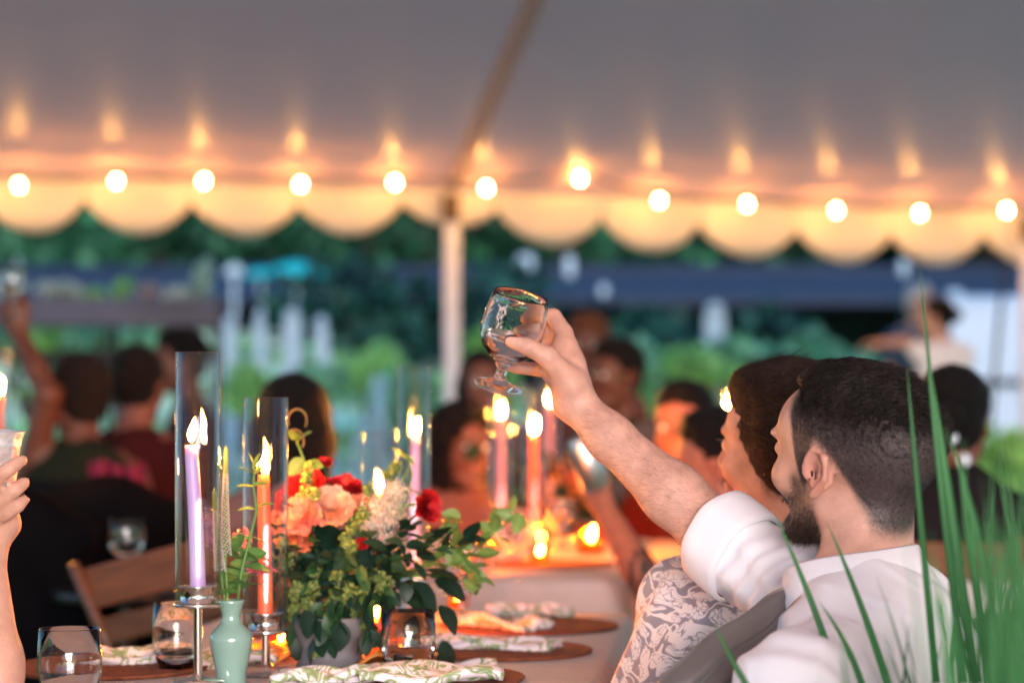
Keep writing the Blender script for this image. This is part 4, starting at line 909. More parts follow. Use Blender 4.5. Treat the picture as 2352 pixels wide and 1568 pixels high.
def candlestick(x, y, base_z, sl_bot, sl_top, wax, c_top, label, clabel, r=.0315, lean=(0, 0), parts=True, foot='disc', fl_s=1.0):
    t = thing('candlestick', label, 'candlestick', (x, y, base_z), 0, 'candlesticks with glass sleeves'); s = sl_bot-base_z; seg = 40 if parts else 20
    MB().lathe([(.0001, 0), (.036, 0), (.038, .003), (.037, .010), (.012, .014), (.0065, .018), (.0001, .018)], seg).build('foot', M['silver'] if foot == 'disc' else M['thin'], t)
    MB().lathe([(.0062, .016), (.0062, s-.002)], 20).build('stem', M['silver'], t)
    MB().lathe([(.0001, s-.003), (.033, s-.003), (.0335, s), (.033, s+.0015), (.026, s+.002), (.0245, s+.003), (.0245, s+.022), (.0268, s+.024), (.0275, s+.0255), (.0262, s+.0262), (.0235, s+.024), (.0235, s+.005), (.0001, s+.005)], seg).build('cup', M['silver'], t)
    H = sl_top-sl_bot
    sl = MB().lathe([(r, s+.002), (r, s+H), (r-.0006, s+H+.001), (r-.0018, s+H+.0008), (r-.002, s+H), (r-.002, s+.002)], 64 if parts else 24).build('glass_sleeve', M['sleeve'], t)
    c = thing('candle', clabel, 'candle', (x, y, sl_bot+.006), 0, 'lit taper candles'); ch = c_top-sl_bot-.006; pts = []; n = 10
    for i in range(n+1): u = i/n; pts.append((lean[0]*(u**1.5), lean[1]*u, ch*u))
    rr = [.0112-.0022*i/n for i in range(n+1)]; rr[-1] = .0078; pts[-1] = (pts[-1][0], pts[-1][1], ch)
    MB().tube(pts, rr, 22).build('taper', wax, c)
    tx = pts[-1]; MB().tube([tx, (tx[0]+.0006, tx[1], tx[2]+.004), (tx[0]+.002, tx[1], tx[2]+.009)], [.0009, .0008, .0005], 6).build('wick', M['black'], c)
    f = obj('flame', FLM2 if not parts else FLM, c, (tx[0]+.001, tx[1], tx[2]+.0045)); f.scale = (fl_s, fl_s, fl_s); f.rotation_euler = (0, R(-3), R(25))
    return t
Zp = lambda y, Y: P(0, y, Y)[2]; Xp = lambda x, Y: P(x, 0, Y)[0]
def cs(xc, Y, ybot, ytop, yctop, wax, lab, cl, **k): return candlestick(Xp(xc, Y), Y, TZ+.002, Zp(ybot, Y), Zp(ytop, Y), wax, Zp(yctop, Y), lab, cl, **k)
cs(455, 3.33, 1387, 810, 1022, M['wax_lav'], 'tallest candlestick with silver stem and glass sleeve, leftmost in front', 'lavender taper candle burning in the front left sleeve', lean=(-.010, 0))
cs(610, 3.47, 1448, 914, 1090, M['wax_or'], 'candlestick with clear foot and glass sleeve beside the green bud vase', 'coral orange taper candle burning in the second sleeve', r=.0325, foot='glass', lean=(-.003, 0))
cs(870, 4.35, 1390, 990, 1135, M['wax_or'], 'shorter candlestick and sleeve rising behind the flowers', 'taper candle with small flame behind the cream flower plume', fl_s=.8, foot='glass')
cs(950, 4.62, 1340, 840, 1003, M['wax_lav'], 'tall candlestick and sleeve left of the tent pole, beyond the flowers', 'lavender candle burning in the tall sleeve beyond the flowers', fl_s=.95, lean=(.004, 0))
cs(1150, 6.3, 1235, 905, 960, M['wax_pk'], 'candlestick with sleeve on the second table just below the goblet foot', 'tall pink taper candle below the goblet foot', parts=False)
cs(1226, 6.5, 1225, 880, 995, M['wax_or'], 'candlestick with sleeve on the second table right of the pink candle', 'bright orange taper candle right of the pink one', parts=False, fl_s=1.2)
cs(1262, 7.4, 1190, 850, 930, M['wax_pk'], 'farthest candlestick on the second table, behind the orange candle', 'distant pink candle behind the bright orange taper', parts=False)
cs(1672, 7.4, 1215, 880, 940, M['wax_or'], 'candlestick on the table behind the two men', 'orange taper candle burning in front of the dark haired face', parts=False)
cs(1632, 8.0, 1190, 880, 940, M['wax_or'], 'farther candlestick on the table behind the two men', 'small distant candle left of the orange one', parts=False, fl_s=.5)  # lit candle added where there is only an orange reflection
cs(-2, 6.0, 1200, 800, 905, M['wax_or'], 'candlestick cut off by the left edge of the picture', 'orange candle at the left edge of the picture', parts=False, fl_s=1.0)
# votives
M['amber'] = thin_glass('amber_glass', (1, .62, .25), 1.45, .03)
M['votwax'] = mat('votive_wax', (.9, .62, .35), .5, .05, 20, sss=.3)
def votive(x, y, Y, s, lab, glow=True):
    t = thing('votive', lab, 'votive candle', (Xp(x, Y), Y, TZ+.003), 0, 'votive candles'); h = .055*s; r = .03*s
    MB().lathe([(.0001, 0), (r*.8, 0), (r, h*.3), (r*1.02, h), (r*.96, h), (r*.94, h*.3), (r*.7, .004), (.0001, .004)], 24).build('holder', M['amber'], t)
    MB().lathe([(.0001, .005), (r*.8, .005), (r*.9, h*.45), (.0001, h*.43)], 20).build('wax', M['votwax'], t)
    f = obj('flame', FLM2, t, (0, 0, h*.5)); f.scale = (.9*s, .9*s, .8*s)
votive(1357, 0, 6.3, 1.35, 'round amber votive glowing beneath the silver cup'); votive(1240, 0, 5.95, .8, 'small low votive in front of the orange candle'); votive(1345, 0, 6.9, .6, 'tiny votive farther along the second table')
votive(1243, 0, 6.7, .8, 'votive beside the orange candle stem'); votive(862, 0, 4.15, .8, 'votive hidden among the flower stems'); votive(1052, 0, 4.6, .7, 'votive in the stemmed glass right of the flowers')
votive(1095, 0, 5.6, .8, 'votive at the near end of the second table'); votive(905, 0, 3.95, .9, 'votive beside the front water goblet'); votive(645, 0, 3.75, .8, 'votive behind the coral candle')
votive(1190, 0, 7.3, .8, 'votive deep along the second table beside the pink candle'); votive(1290, 0, 7.6, .7, 'votive deep along the second table beyond the greenery'); votive(1130, 0, 6.6, .7, 'votive at the left side of the second table')  # three more votives added for extra candlelight
votive(1700, 0, 6.2, .9, 'votive in front of the dark haired person')
# drinking glasses
def tumbler(x, Y, r, h, lab, mt='thin', water=.0, z0=None, rib=False, grp='water glasses on the tables'):
    t = thing('water_glass', lab, 'glass', (Xp(x, Y), Y, TZ+.002 if z0 is None else z0), random.random(), grp)
    pr = [(.0001, 0), (r*.62, 0), (r*.70, .002), (r*.93, h*.22), (r*1.05, h*.45), (r*1.06, h*.6), (r*1.0, h), (r*.975, h+.0008), (r*.955, h), (r*1.02, h*.6), (r*1.01, h*.45), (r*.89, h*.24), (r*.62, .010), (.0001, .009)]
    MB().lathe(pr, 48).build('vessel', M[mt], t)
    if water: MB().lathe([(.0001, .0095), (r*.62, .0105), (r*.885, h*.24), (r*1.0, h*water), (.0001, h*water)], 40).build('water', M['water'], t)
    return t
def goblet2(x, Y, s, lab, z0=None):
    t = thing('stem_glass', lab, 'glass', (Xp(x, Y), Y, TZ+.002 if z0 is None else z0), random.random(), 'stemmed glasses on the tables')
    pr = [(.0001, 0), (.032, .001), (.031, .004), (.01, .012), (.0065, .02), (.0065, .05), (.014, .06), (.034, .078), (.041, .105), (.039, .135), (.036, .155), (.0345, .155), (.0375, .134), (.0393, .105), (.032, .08), (.01, .064), (.0001, .063)]
    MB().lathe([(a*s, b*s) for a, b in pr], 40).build('vessel', M['solid'], t)
    MB().lathe([(.0001, .064*s), (.0098*s, .0645*s), (.0315*s, .0805*s), (.0388*s, .1*s), (.0001, .1*s)], 32).build('water', M['water'], t); return t
M['solid'] = solid_glass('clear_solid_glass', (1, 1, 1), 1.45, 0, .15)
tumbler(160, 3.12, .0395, .100, 'empty clear tumbler cut by the bottom left edge', mt='solid')
tumbler(405, 3.52, .0330, .100, 'stemless water glass behind the silver candlestick', mt='solid', water=.30)
tumbler(938, 3.46, .0375, .094, 'water glass full of candle reflections right of the stone bowl', mt='solid', water=.45); goblet2(1062, 4.35, .95, 'stemmed glass reflecting candles right of the flowers'); goblet2(1020, 4.9, .9, 'stemmed glass beyond the flowers')
goblet2(1185, 6.0, .9, 'stemmed glass on the second table left of the orange candle'); goblet2(1290, 6.6, .9, 'stemmed glass on the second table near the silver cup'); goblet2(700, 4.6, .9, 'stemmed glass half hidden behind red dahlias')
tumbler(1085, 5.2, .035, .095, 'small tumbler near the second table edge', mt='thin', water=0)
tumbler(1130, 6.9, .035, .1, 'tumbler far along the second table', mt='thin', water=0)
t = goblet2(290, 5.4, 1.0, 'round stemmed glass above the tilted wooden chair', z0=.742)
bt_ = thing('bistro_table', 'small round black table holding one stemmed glass at the left', 'table', (Xp(290, 5.4), 5.4, 0)); MB().lathe([(.0001, .715), (.16, .715), (.165, .72), (.165, .738), (.16, .741), (.0001, .741)], 32).build('tabletop', M['black'], bt_); MB().lathe([(.02, .02), (.02, .714)], 14).build('stem', M['black'], bt_); MB().lathe([(.0001, 0), (.17, 0), (.17, .012), (.02, .02)], 28).build('base', M['black'], bt_)
# cloths, chargers, napkins
def cloth_patch(nm, pts, z, label, m, cat, amp=.006, seed=0, group=None, h=.004, parent=None):
    pts = [V3((*p, 0)) for p in pts]; n = 26; vs = []; rng = np.random.default_rng(seed); ph = rng.uniform(0, 6, 6); c = sum(pts)/4
    for i in range(n+1):
        for j in range(n+1):
            u, v = i/n, j/n; p = (pts[0]*(1-u)+pts[1]*u)*(1-v)+(pts[3]*(1-u)+pts[2]*u)*v
            zz_ = z+amp*(1.15+math.sin(u*9+ph[0]+2*math.sin(v*5+ph[1]))*.7+.45*math.sin(v*13+ph[2]+3*u)) ; vs.append((p[0]-c[0], p[1]-c[1], zz_))
    o = obj(nm, mk_mesh(nm, vs, [(i*(n+1)+j, (i+1)*(n+1)+j, (i+1)*(n+1)+j+1, i*(n+1)+j+1) for i in range(n) for j in range(n)], m), parent, (c[0], c[1], 0))
    o.modifiers.new('s', 'SOLIDIFY').thickness = h; tag(o, label, cat, group); return o
def charger(x, Y, r, lab):
    t = thing('placemat', lab, 'placemat', (Xp(x, Y), Y, TZ+.003), 0, 'round rust woven placemats')
    prof = []; 
    for i in range(22): a = i/21*r; prof += [(max(a, .0001), .004+.0016*abs(math.sin(i*1.57)))]
    MB().lathe(prof+[(r+.002, .0035), (r, 0), (.0001, 0)], 56).build('woven_disc', M['rust'], t)
charger(1215, 4.22, .155, 'rust woven placemat at the far corner of the nearest table'); charger(1140, 3.80, .150, 'rust woven placemat, middle one along the table edge'); charger(1270, 5.85, .15, 'rust woven placemat on the near end of the second table')
charger(700, 4.15, .15, 'rust woven placemat behind the flower bowl'); charger(240, 3.55, .15, 'rust woven placemat at the left behind the tumbler'); charger(960, 3.42, .15, 'rust woven placemat in front, under the leaf print napkin')
def napkin(x, Y, w, ang, lab, z=0.010, ln=.2, seed=0, hgt=.012):
    ca, sa = math.cos(ang), math.sin(ang); cx, cy_ = Xp(x, Y), Y
    q = [(cx+a*ca-b*sa, cy_+a*sa+b*ca) for a, b in ((-ln/2, -w/2), (ln/2, -w/2), (ln/2, w/2), (-ln/2, w/2))]
    cloth_patch('napkin', q, TZ+z, lab, M['print'], 'napkin', .008, seed, 'leaf print napkins', hgt)
napkin(1130, 4.2, .07, -.9, 'twisted leaf print napkin on the far corner placemat', seed=3, ln=.26); napkin(1110, 3.82, .065, -.35, 'rolled leaf print napkin on the middle placemat', seed=5, ln=.24); napkin(1215, 4.42, .05, .05, 'narrow leaf print napkin behind the far corner placemat', seed=8, ln=.16)
napkin(985, 3.38, .13, .1, 'large leaf print napkin in front, at the bottom of the picture', seed=9, ln=.2, z=.014); napkin(300, 3.62, .10, .3, 'crumpled leaf print napkin behind the tumbler', seed=12, ln=.2, z=.012); napkin(740, 3.36, .07, 0, 'flat leaf print napkin in front of the stone bowl', seed=14, ln=.14)
napkin(505, 3.62, .12, .2, 'leaf print napkin behind the silver candlestick', seed=17, ln=.16, z=.01)
cloth_patch('napkin', [(Xp(825, 3.55), 3.5), (Xp(1010, 3.6), 3.52), (Xp(960, 3.8), 3.78), (Xp(860, 3.8), 3.8)], TZ+.006, 'amber orange cloth folded under the water goblet', M['ornap'], 'cloth', .012, 4, 'amber cloths on the table')
cloth_patch('napkin', [(Xp(560, 3.8), 3.6), (Xp(690, 3.8), 3.62), (Xp(700, 3.9), 3.85), (Xp(590, 3.9), 3.85)], TZ+.006, 'amber orange cloth behind the coral candle', M['ornap'], 'cloth', .01, 6, 'amber cloths on the table')
# ---- celadon bud vase and its stems
bv = thing('bud_vase', 'celadon green bud vase between the two front candles', 'vase', (Xp(531, 3.36), 3.36, TZ+.002)); S_ = .605e-3
zb = lambda y: Zp(y, 3.36)-TZ-.002
MB().lathe([(.0001, 0), (.020, 0), (.021, .004), (.0215, .02), (.0285, zb(1490)), (.0300, zb(1468)), (.0295, zb(1458)), (.024, zb(1444)), (.0150, zb(1430)), (.0128, zb(1420)), (.0135, zb(1405)), (.0172, zb(1385)), (.0190, zb(1377)), (.0178, zb(1376)), (.0120, zb(1405)), (.0115, zb(1420)), (.02, zb(1445)), (.0001, zb(1470))], 48).build('vessel', M['celadon'], bv)
M['petal'] = mat('petal', (.5, .5, .5), .55, .12, 40, attr=True, trans=.25, spec=.3)
M['plant'] = mat('plant', (.1, .2, .05), .5, .15, 30, attr=True, trans=.12, spec=.35)
def leaf_mesh(L, w, fold=.25, curl=.3, col=(.03, .09, .03), n=7):
    vs = []; C = []
    for i in range(n+1):
        u = i/n; ww = w*math.sin(math.pi*min(1, u*.92+.04))**.8*(1-.25*u); z = -curl*L*u*u
        for s_, q in ((-1, 1), (-.5, .55), (0, 0), (.5, .55), (1, 1)): vs.append((u*L, s_*ww, z+fold*ww*q+.04*ww*math.sin(u*20)*abs(s_))); C.append(np.array(col)*(1.25 if s_ == 0 else 1))
    return mk_mesh('leaf', vs, [(i*5+k, (i+1)*5+k, (i+1)*5+k+1, i*5+k+1) for i in range(n) for k in range(4)], M['plant'], cols=np.array(C))
def place_leaf(me, pos, dirv, parent, s=1, roll=0, nm='leaf'):
    o = obj(nm, me, parent, tuple(pos)); q = Vector(dirv).to_track_quat('X', 'Z'); o.rotation_mode = 'QUATERNION'; o.rotation_quaternion = q @ Matrix.Rotation(roll, 3, 'X').to_quaternion(); o.scale = (s, s, s); return o
def W3(x, y, Y, o=(0, 0, 0)): return np.array(P(x, y, Y))-V3(o)
bp0 = thing('posy', 'white flower spikes and leafy stems standing in the celadon bud vase', 'flowers', tuple(P(531, 1378, 3.36))); bo = V3(bp0.location)
for a, b, c in (((525, 1395), (512, 1250), (520, 1020)), ((520, 1395), (500, 1300), (492, 1120))):     # white spikes
    pts = [W3(*a, 3.36, bo), W3(*b, 3.35, bo), W3(*c, 3.34, bo)]; sp = [tuple(pts[0]*(1-u)**2+2*pts[1]*u*(1-u)+pts[2]*u*u) for u in np.linspace(0, 1, 14)]
    st = MB(); st.tube(sp, [.0016]*9+[.0013, .001, .0008, .0006, .0004], 6); o = st.build('spike_stem', M['plant'], bp0); 
    ca = o.data.color_attributes.new('Col', 'FLOAT_COLOR', 'POINT'); ca.data.foreach_set('color', np.tile((.16, .28, .07, 1), len(o.data.vertices)).astype(np.float32))
    fm = MB(); cc = []; rng = np.random.default_rng(3)
    for k in range(330):
        u = .38+.6*k/330; p = pts[0]*(1-u)**2+2*pts[1]*u*(1-u)+pts[2]*u*u; an = k*2.4; r_ = .0075*(1-(u-.38)/.62*.75); c0 = p+np.array((math.cos(an)*r_, math.sin(an)*r_, 0)); s_ = .0016*(1.25-(u-.38))
        fm.add([c0+np.array(d_)*s_ for d_ in ((1, 0, 0), (-1, 0, 0), (0, 1, 0), (0, -1, 0), (0, 0, 1), (0, 0, -1))], [(0, 2, 4), (2, 1, 4), (1, 3, 4), (3, 0, 4), (2, 0, 5), (1, 2, 5), (3, 1, 5), (0, 3, 5)]); cc += [(.62, .58, .50) if u < .85 else (.35, .45, .12)]*6
    obj('spike_florets', mk_mesh('spike_florets', fm.v, fm.f, M['petal'], cols=np.array(cc)), bp0)
def stem(pts, r, parent, col=(.12, .24, .06), nm='stem'):
    st = MB(); st.tube(pts, r, 7); o = obj(nm, mk_mesh(nm, st.v, st.f, M['plant'], cols=col), parent); return o
LM = [leaf_mesh(.05, .013, col=(.09, .20, .05)), leaf_mesh(.035, .009, .35, .15, (.20, .30, .06)), leaf_mesh(.043, .018, .15, .3, (.009, .035, .017)), leaf_mesh(.052, .023, .12, .35, (.006, .024, .013)), leaf_mesh(.03, .012, .2, .2, (.13, .22, .05)), leaf_mesh(.046, .016, .3, .5, (.018, .06, .018)), leaf_mesh(.05, .012, .35, .15, (.03, .09, .03))]
st_p = [(545, 1390), (555, 1310), (575, 1230), (590, 1170), (583, 1120), (584, 1085)]
sw_ = [W3(x, y, 3.36, bo) for x, y in st_p]; stem(sw_, [.0026, .0024, .0022, .002, .0018, .0014], bp0)
for (x, y), dx, dz in (((584, 1090), .7, .6), ((584, 1088), -.8, .5), ((583, 1115), .9, .25), ((584, 1118), -.9, .15), ((590, 1165), 1, .35), ((588, 1170), -1, .1), ((575, 1232), .9, -.3), ((576, 1238), -.8, .2), ((560, 1300), .8, .1), ((556, 1310), -.7, .3), ((550, 1350), .7, .35), ((548, 1360), -.8, .1), ((584, 1080), .2, .9), ((584, 1080), -.15, .9)):
    place_leaf(LM[1] if y < 1280 else LM[0], W3(x, y, 3.36, bo), (dx, -.25+.2*math.sin(x*y), dz), bp0, .75 if y < 1280 else .8, .6*math.sin(x))
rng = np.random.default_rng(6)
for k in range(26): place_leaf(LM[0] if k % 2 else LM[4], W3(520+rng.uniform(-12, 50), 1380-rng.uniform(0, 130), 3.37, bo), (rng.normal(), rng.normal()*.6, rng.uniform(-.1, .9)), bp0, rng.uniform(.5, .9), rng.normal())
def cluster(nm, c, rad, n, s, cols, parent, seed=0, m='petal'):
    rng = np.random.default_rng(seed); fm = MB(); cc = []
    for k in range(n):
        d_ = rng.normal(size=3); d_ /= np.linalg.norm(d_); p = V3(c)+V3(rad)*d_*rng.uniform(.35, 1.05); s_ = s*rng.uniform(.6, 1.4); a_ = rng.normal(size=3); a_ /= np.linalg.norm(a_); b_ = np.cross(a_, d_); b_ /= np.linalg.norm(b_)+1e-9
        fm.add([p-a_*s_, p-b_*s_*.6+d_*s_*.4, p+a_*s_, p+b_*s_*.6+d_*s_*.4], [(0, 1, 2, 3)]); cc += [np.array(cols[rng.integers(len(cols))])*rng.uniform(.7, 1.2)]*4
    return obj(nm, mk_mesh(nm, fm.v, fm.f, M[m], smooth=False, cols=np.array(cc)), parent)
cluster('pink_florets', W3(555, 1240, 3.38, bo), (.012, .012, .022), 60, .0055, [(.85, .25, .2), (.9, .4, .25)], bp0, 2)
cluster('pink_florets', W3(600, 1305, 3.39, bo), (.02, .014, .008), 110, .003, [(.75, .15, .2), (.6, .12, .15)], bp0, 3)
cluster('lilac_florets', W3(485, 1215, 3.38, bo), (.014, .014, .035), 260, .0028, [(.45, .25, .45), (.35, .15, .35)], bp0, 4)
# ---- big arrangement in the stone bowl
AY = 3.62
bw = thing('stone_bowl', 'grey stoneware footed bowl holding the flower arrangement', 'bowl', (Xp(762, 3.58), 3.58, TZ+.002))
MB().lathe([(.0001, 0), (.050, 0), (.053, .006), (.046, .016), (.043, .035), (.050, .05), (.056, .07), (.059, .09), (.057, .092), (.052, .07), (.04, .052), (.0001, .05)], 48).build('vessel', M['stone'], bw); bw.scale = (1, 1, .84)
AR = thing('flower_arrangement', 'lush arrangement of red and peach dahlias, cream plumes and dark leaves in the stone bowl', 'flowers', tuple(P(800, 1400, AY))); ao = V3(AR.location)
def dahlia_mesh(r, rows, cols, cup=.5, seed=0, pw=.3):
    rng = np.random.default_rng(seed); fm = MB(); cc = []
    for ri in range(rows):
        f = 1-ri/rows; n = max(6, int(17*f+4)); el = (.15+(1-f)*1.25)*cup*1.2+.05; Lr = r*(.45+.55*f)
        for k in range(n):
            a = 2*math.pi*(k+.5*(ri % 2))/n+rng.normal()*.06; e = el+rng.normal()*.08; L_ = Lr*rng.uniform(.88, 1.08); w_ = Lr*pw*rng.uniform(.85, 1.1)
            d_ = np.array((math.cos(a)*math.cos(e), math.sin(a)*math.cos(e), math.sin(e))); t_ = np.array((-math.sin(a), math.cos(a), 0)); u_ = np.cross(d_, t_)*-1; base = np.array((0, 0, r*.12*(1-f)))
            p = [base+d_*L_*q-u_*L_*.16*q*q+t_*w_*ww*s_+u_*w_*abs(s_)*.35*(-1) for q, ww in ((.08, .3), (.45, .9), (.8, 1.0), (1.0, .35)) for s_ in (-1, 0, 1)]
            fm.add(p, [(i*3+j, i*3+j+1, (i+1)*3+j+1, (i+1)*3+j) for i in range(3) for j in range(2)]); c0 = np.array(cols[rng.integers(len(cols))])*rng.uniform(.8, 1.15); cc += [c0*(.75+.1*q) for q in range(4) for _ in range(3)]
    return mk_mesh('flower_head', fm.v, fm.f, M['petal'], cols=np.array(cc))
RED = [(.55, .012, .015), (.62, .02, .02), (.42, .008, .015)]; PEA = [(.88, .30, .24), (.85, .38, .30), (.90, .26, .20)]; COR = [(.85, .24, .12), (.9, .32, .16)]; YOR = [(.90, .42, .26), (.93, .50, .32)]
for i, (x, y, dY, r, cols, dr, rows) in enumerate([
    (706, 1128, .02, .036, RED, (-.2, -.75, .55), 7), (790, 1128, .05, .031, RED, (.1, -.45, .85), 6), (975, 1163, .03, .029, RED, (.75, -.6, .1), 6), (760, 1170, -.03, .036, YOR, (.15, -.8, .5), 8),
    (700, 1185, -.04, .033, PEA, (-.35, -.85, .3), 8), (672, 1222, -.03, .030, COR, (-.5, -.8, .1), 7), (745, 1068, .10, .016, RED, (0, -.4, .9), 5), (825, 1170, .02, .024, COR, (.1, -.8, .5), 6), (660, 1150, .04, .022, RED, (-.7, -.6, .3), 6), (830, 1250, -.05, .012, RED, (0, -1, .1), 5), (640, 1200, .02, .02, PEA, (-.7, -.6, .2), 6), (700, 1240, -.03, .02, COR, (-.3, -.9, 0), 6)]):
    me = dahlia_mesh(r, rows, cols, seed=i); o = obj('dahlia', me, AR, tuple(W3(x, y, AY+dY, ao))); o.rotation_mode = 'QUATERNION'; o.rotation_quaternion = Vector(dr).to_track_quat('Z', 'Y')
    p1 = W3(x, y, AY+dY, ao); stem([tuple(p1), tuple(p1*.55+np.array((0, .02, .02))), (0, 0, 0)], [.002, .002, .002], AR, (.05, .12, .03))
PLm = [(.80, .64, .54), (.74, .64, .52), (.62, .62, .46), (.82, .68, .60)]
for i, (x, y, dY, rx, rz, n) in enumerate([(868, 1185, -.04, .031, .042, 1300), (905, 1130, .0, .022, .022, 500), (835, 1215, -.02, .02, .024, 420), (880, 1235, -.02, .018, .02, 350), (912, 1170, .02, .022, .026, 450)]):
    cluster('plume', W3(x, y, AY+dY, ao), (rx, .02, rz), n, .0022, PLm if i != 4 else [(.38, .46, .3), (.5, .54, .4)], AR, 10+i)
rng = np.random.default_rng(21)
leaf_spots = []
for k in range(205):
    x = rng.uniform(625, 960) if k % 3 else rng.uniform(640, 1010); y = rng.uniform(1215, 1470)
    yl = 1330-((x-830)/260)**2*60+150*(math.exp(-((x-730)/110)**2)+.6*math.exp(-((x-800)/60)**2)+.5*math.exp(-((x-960)/90)**2))
    if y > yl: y = rng.uniform(1235, yl)
    leaf_spots.append((x, y))
for k, (x, y) in enumerate(leaf_spots):
    dx = (x-820)/160; place_leaf(LM[(2, 3, 5, 2, 6)[k % 5]], W3(x, y, AY-.05+rng.uniform(-.05, .07), ao), (dx+rng.normal()*.5, -.7+rng.normal()*.4, .1-(y-1280)/120+rng.normal()*.4), AR, rng.uniform(.4, .85), rng.normal()*.6)
for x, y, dx, dz, s_ in ((690, 1215, -.2, 1, 1), (745, 1260, .2, .6, 1.1), (950, 1450, -.1, -1, 1.0), (1020, 1470, .2, -1, 1.0), (1010, 1390, .6, -.6, .9), (985, 1250, .6, .9, .9), (1020, 1260, .2, 1, .8), (1050, 1250, .9, .5, .8), (1075, 1240, .3, 1, .7), (870, 1440, .3, -.9, 1), (660, 1380, -.4, -.8, 1), (690, 1440, -.1, -1, .9), (760, 1470, .1, -1, .8), (935, 1340, .8, -.5, 1.1), (970, 1310, .9, .1, 1.1), (1000, 1330, .9, -.3, 1)):
    place_leaf(LM[3], W3(x, y, AY-.02, ao), (dx, -.35, dz), AR, s_, rng.normal()*.4)
cluster('inner_leaves', W3(790, 1310, AY+.02, ao), (.080, .055, .058), 1500, .011, [(.010, .035, .020), (.016, .055, .028), (.03, .08, .03)], AR, 5, 'plant')['kind'] = 'stuff'
for k in range(26): place_leaf(LM[(2, 5, 3)[k % 3]], W3(rng.uniform(680, 880), rng.uniform(1375, 1465), AY-.115, ao), (rng.normal()*.5, -.3, -1+rng.normal()*.3), AR, rng.uniform(.45, .8), rng.normal()*.5)
# trailing hop-like sprigs with small yellow green clusters
for i, (a, b) in enumerate((((800, 1240), (905, 1060)), ((770, 1290), (775, 1400)), ((740, 1300), (700, 1380)), ((850, 1300), (870, 1345)), ((790, 1330), (845, 1430)), ((720, 1330), (668, 1420)), ((720, 1200), (715, 1080)), ((770, 1370), (720, 1500)), ((660, 1250), (640, 1300)), ((800, 1200), (800, 1250)))):
    p0, p1 = W3(*a, AY-.05, ao), W3(*b, AY-.08, ao); mid = (p0+p1)/2+np.array((.01*math.sin(i), -.01, .012)); pts = [tuple(p0*(1-u)**2+2*mid*u*(1-u)+p1*u*u) for u in np.linspace(0, 1, 8)]
    stem(pts, .0011, AR, (.16, .20, .06), 'sprig_stem')
    for u in (.35, .55, .75, .92, 1.0):
        p = p0*(1-u)**2+2*mid*u*(1-u)+p1*u*u; cluster('sprig_cluster', p+rng.normal(size=3)*.006, (.010, .010, .010), 60, .0036, [(.20, .27, .06), (.26, .30, .08), (.12, .20, .05)], AR, 40+i*7+int(u*10), 'plant')
# right-hand snapdragon sprays
for i, (pts_, n) in enumerate((([(1000, 1300), (1060, 1290), (1120, 1240), (1190, 1175)], 15), ([(990, 1290), (1030, 1270), (1045, 1230), (1050, 1195)], 8), ([(1060, 1290), (1085, 1300), (1100, 1330), (1105, 1350)], 6), ([(900, 1200), (935, 1140), (945, 1090), (938, 1050)], 7), ([(720, 1200), (735, 1130), (700, 1060), (680, 1010)], 9))):
    P3 = [W3(x, y, AY+.03, ao) for x, y in pts_]; stem([tuple(p) for p in P3], .0018, AR, (.12, .24, .05), 'spray_stem')
    for k in range(n):
        u = k/(n-1)*(len(P3)-1); j = min(int(u), len(P3)-2); p = P3[j]*(1-u+j)+P3[j+1]*(u-j)
        [place_leaf(LM[4] if i != 3 else LM[1], p+rng.normal(size=3)*.004, (rng.normal(), -.4+rng.normal()*.4, rng.normal()*.8+.2), AR, rng.uniform(.75, 1.15), rng.normal(), 'leaf') for _ in range(1 if i > 2 else 2)]
for x, y, r in ((683, 965, .016), (676, 1012, .013)):
    pts = [W3(x+22*math.cos(a), y-26*math.sin(a), AY+.08, ao) for a in np.linspace(-.6, 3.6, 12)]; stem([tuple(p) for p in pts], .0016, AR, (.22, .15, .05), 'curled_tendril')
# second table: low greenery with orange and red florets among the candles
GB = thing('greenery', 'dark leafy centrepiece on the second table behind the candles', 'flowers', (Xp(1300, 7.2), 7.2, TZ)); go = V3(GB.location)
for k in range(60): place_leaf(LM[3], (rng.normal()*.13, rng.normal()*.1, .03+abs(rng.normal())*.14), (rng.normal(), -.5, rng.normal()), GB, 1.3, rng.normal())
cluster('florets', (-.02, -.05, .16), (.12, .08, .08), 160, .009, [(.7, .2, .05), (.8, .4, .1), (.4, .02, .02)], GB, 77)
# ---------------------------------------------------------------- the other guests
def arm(sh, el, wr, hand=None): return (el, wr, hand)
L180 = lambda a, up=0: (math.cos(R(a)), math.sin(R(a)), up)
G = lambda x, y, Y: V3(P(x, y, Y))
# left table
w_ = G(42, 765, 7.3)
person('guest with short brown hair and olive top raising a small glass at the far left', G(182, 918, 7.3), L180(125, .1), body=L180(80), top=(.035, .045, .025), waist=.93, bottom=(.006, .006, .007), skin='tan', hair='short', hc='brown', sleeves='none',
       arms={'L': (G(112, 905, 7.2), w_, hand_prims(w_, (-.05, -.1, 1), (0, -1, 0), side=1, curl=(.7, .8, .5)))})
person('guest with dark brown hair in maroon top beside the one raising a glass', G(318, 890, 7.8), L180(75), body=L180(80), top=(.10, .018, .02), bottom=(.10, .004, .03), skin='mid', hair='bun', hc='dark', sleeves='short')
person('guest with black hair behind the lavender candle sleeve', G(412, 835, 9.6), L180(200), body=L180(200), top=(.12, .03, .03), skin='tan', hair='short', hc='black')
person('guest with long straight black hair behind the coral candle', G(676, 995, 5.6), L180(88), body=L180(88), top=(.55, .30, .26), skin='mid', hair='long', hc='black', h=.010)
person('guest with curly black hair and blush dress left of the pink candle', G(1062, 1030, 7.3), L180(-60), body=L180(-75), top=(.45, .20, .17), skin='mid', hair='curly', hc='black')
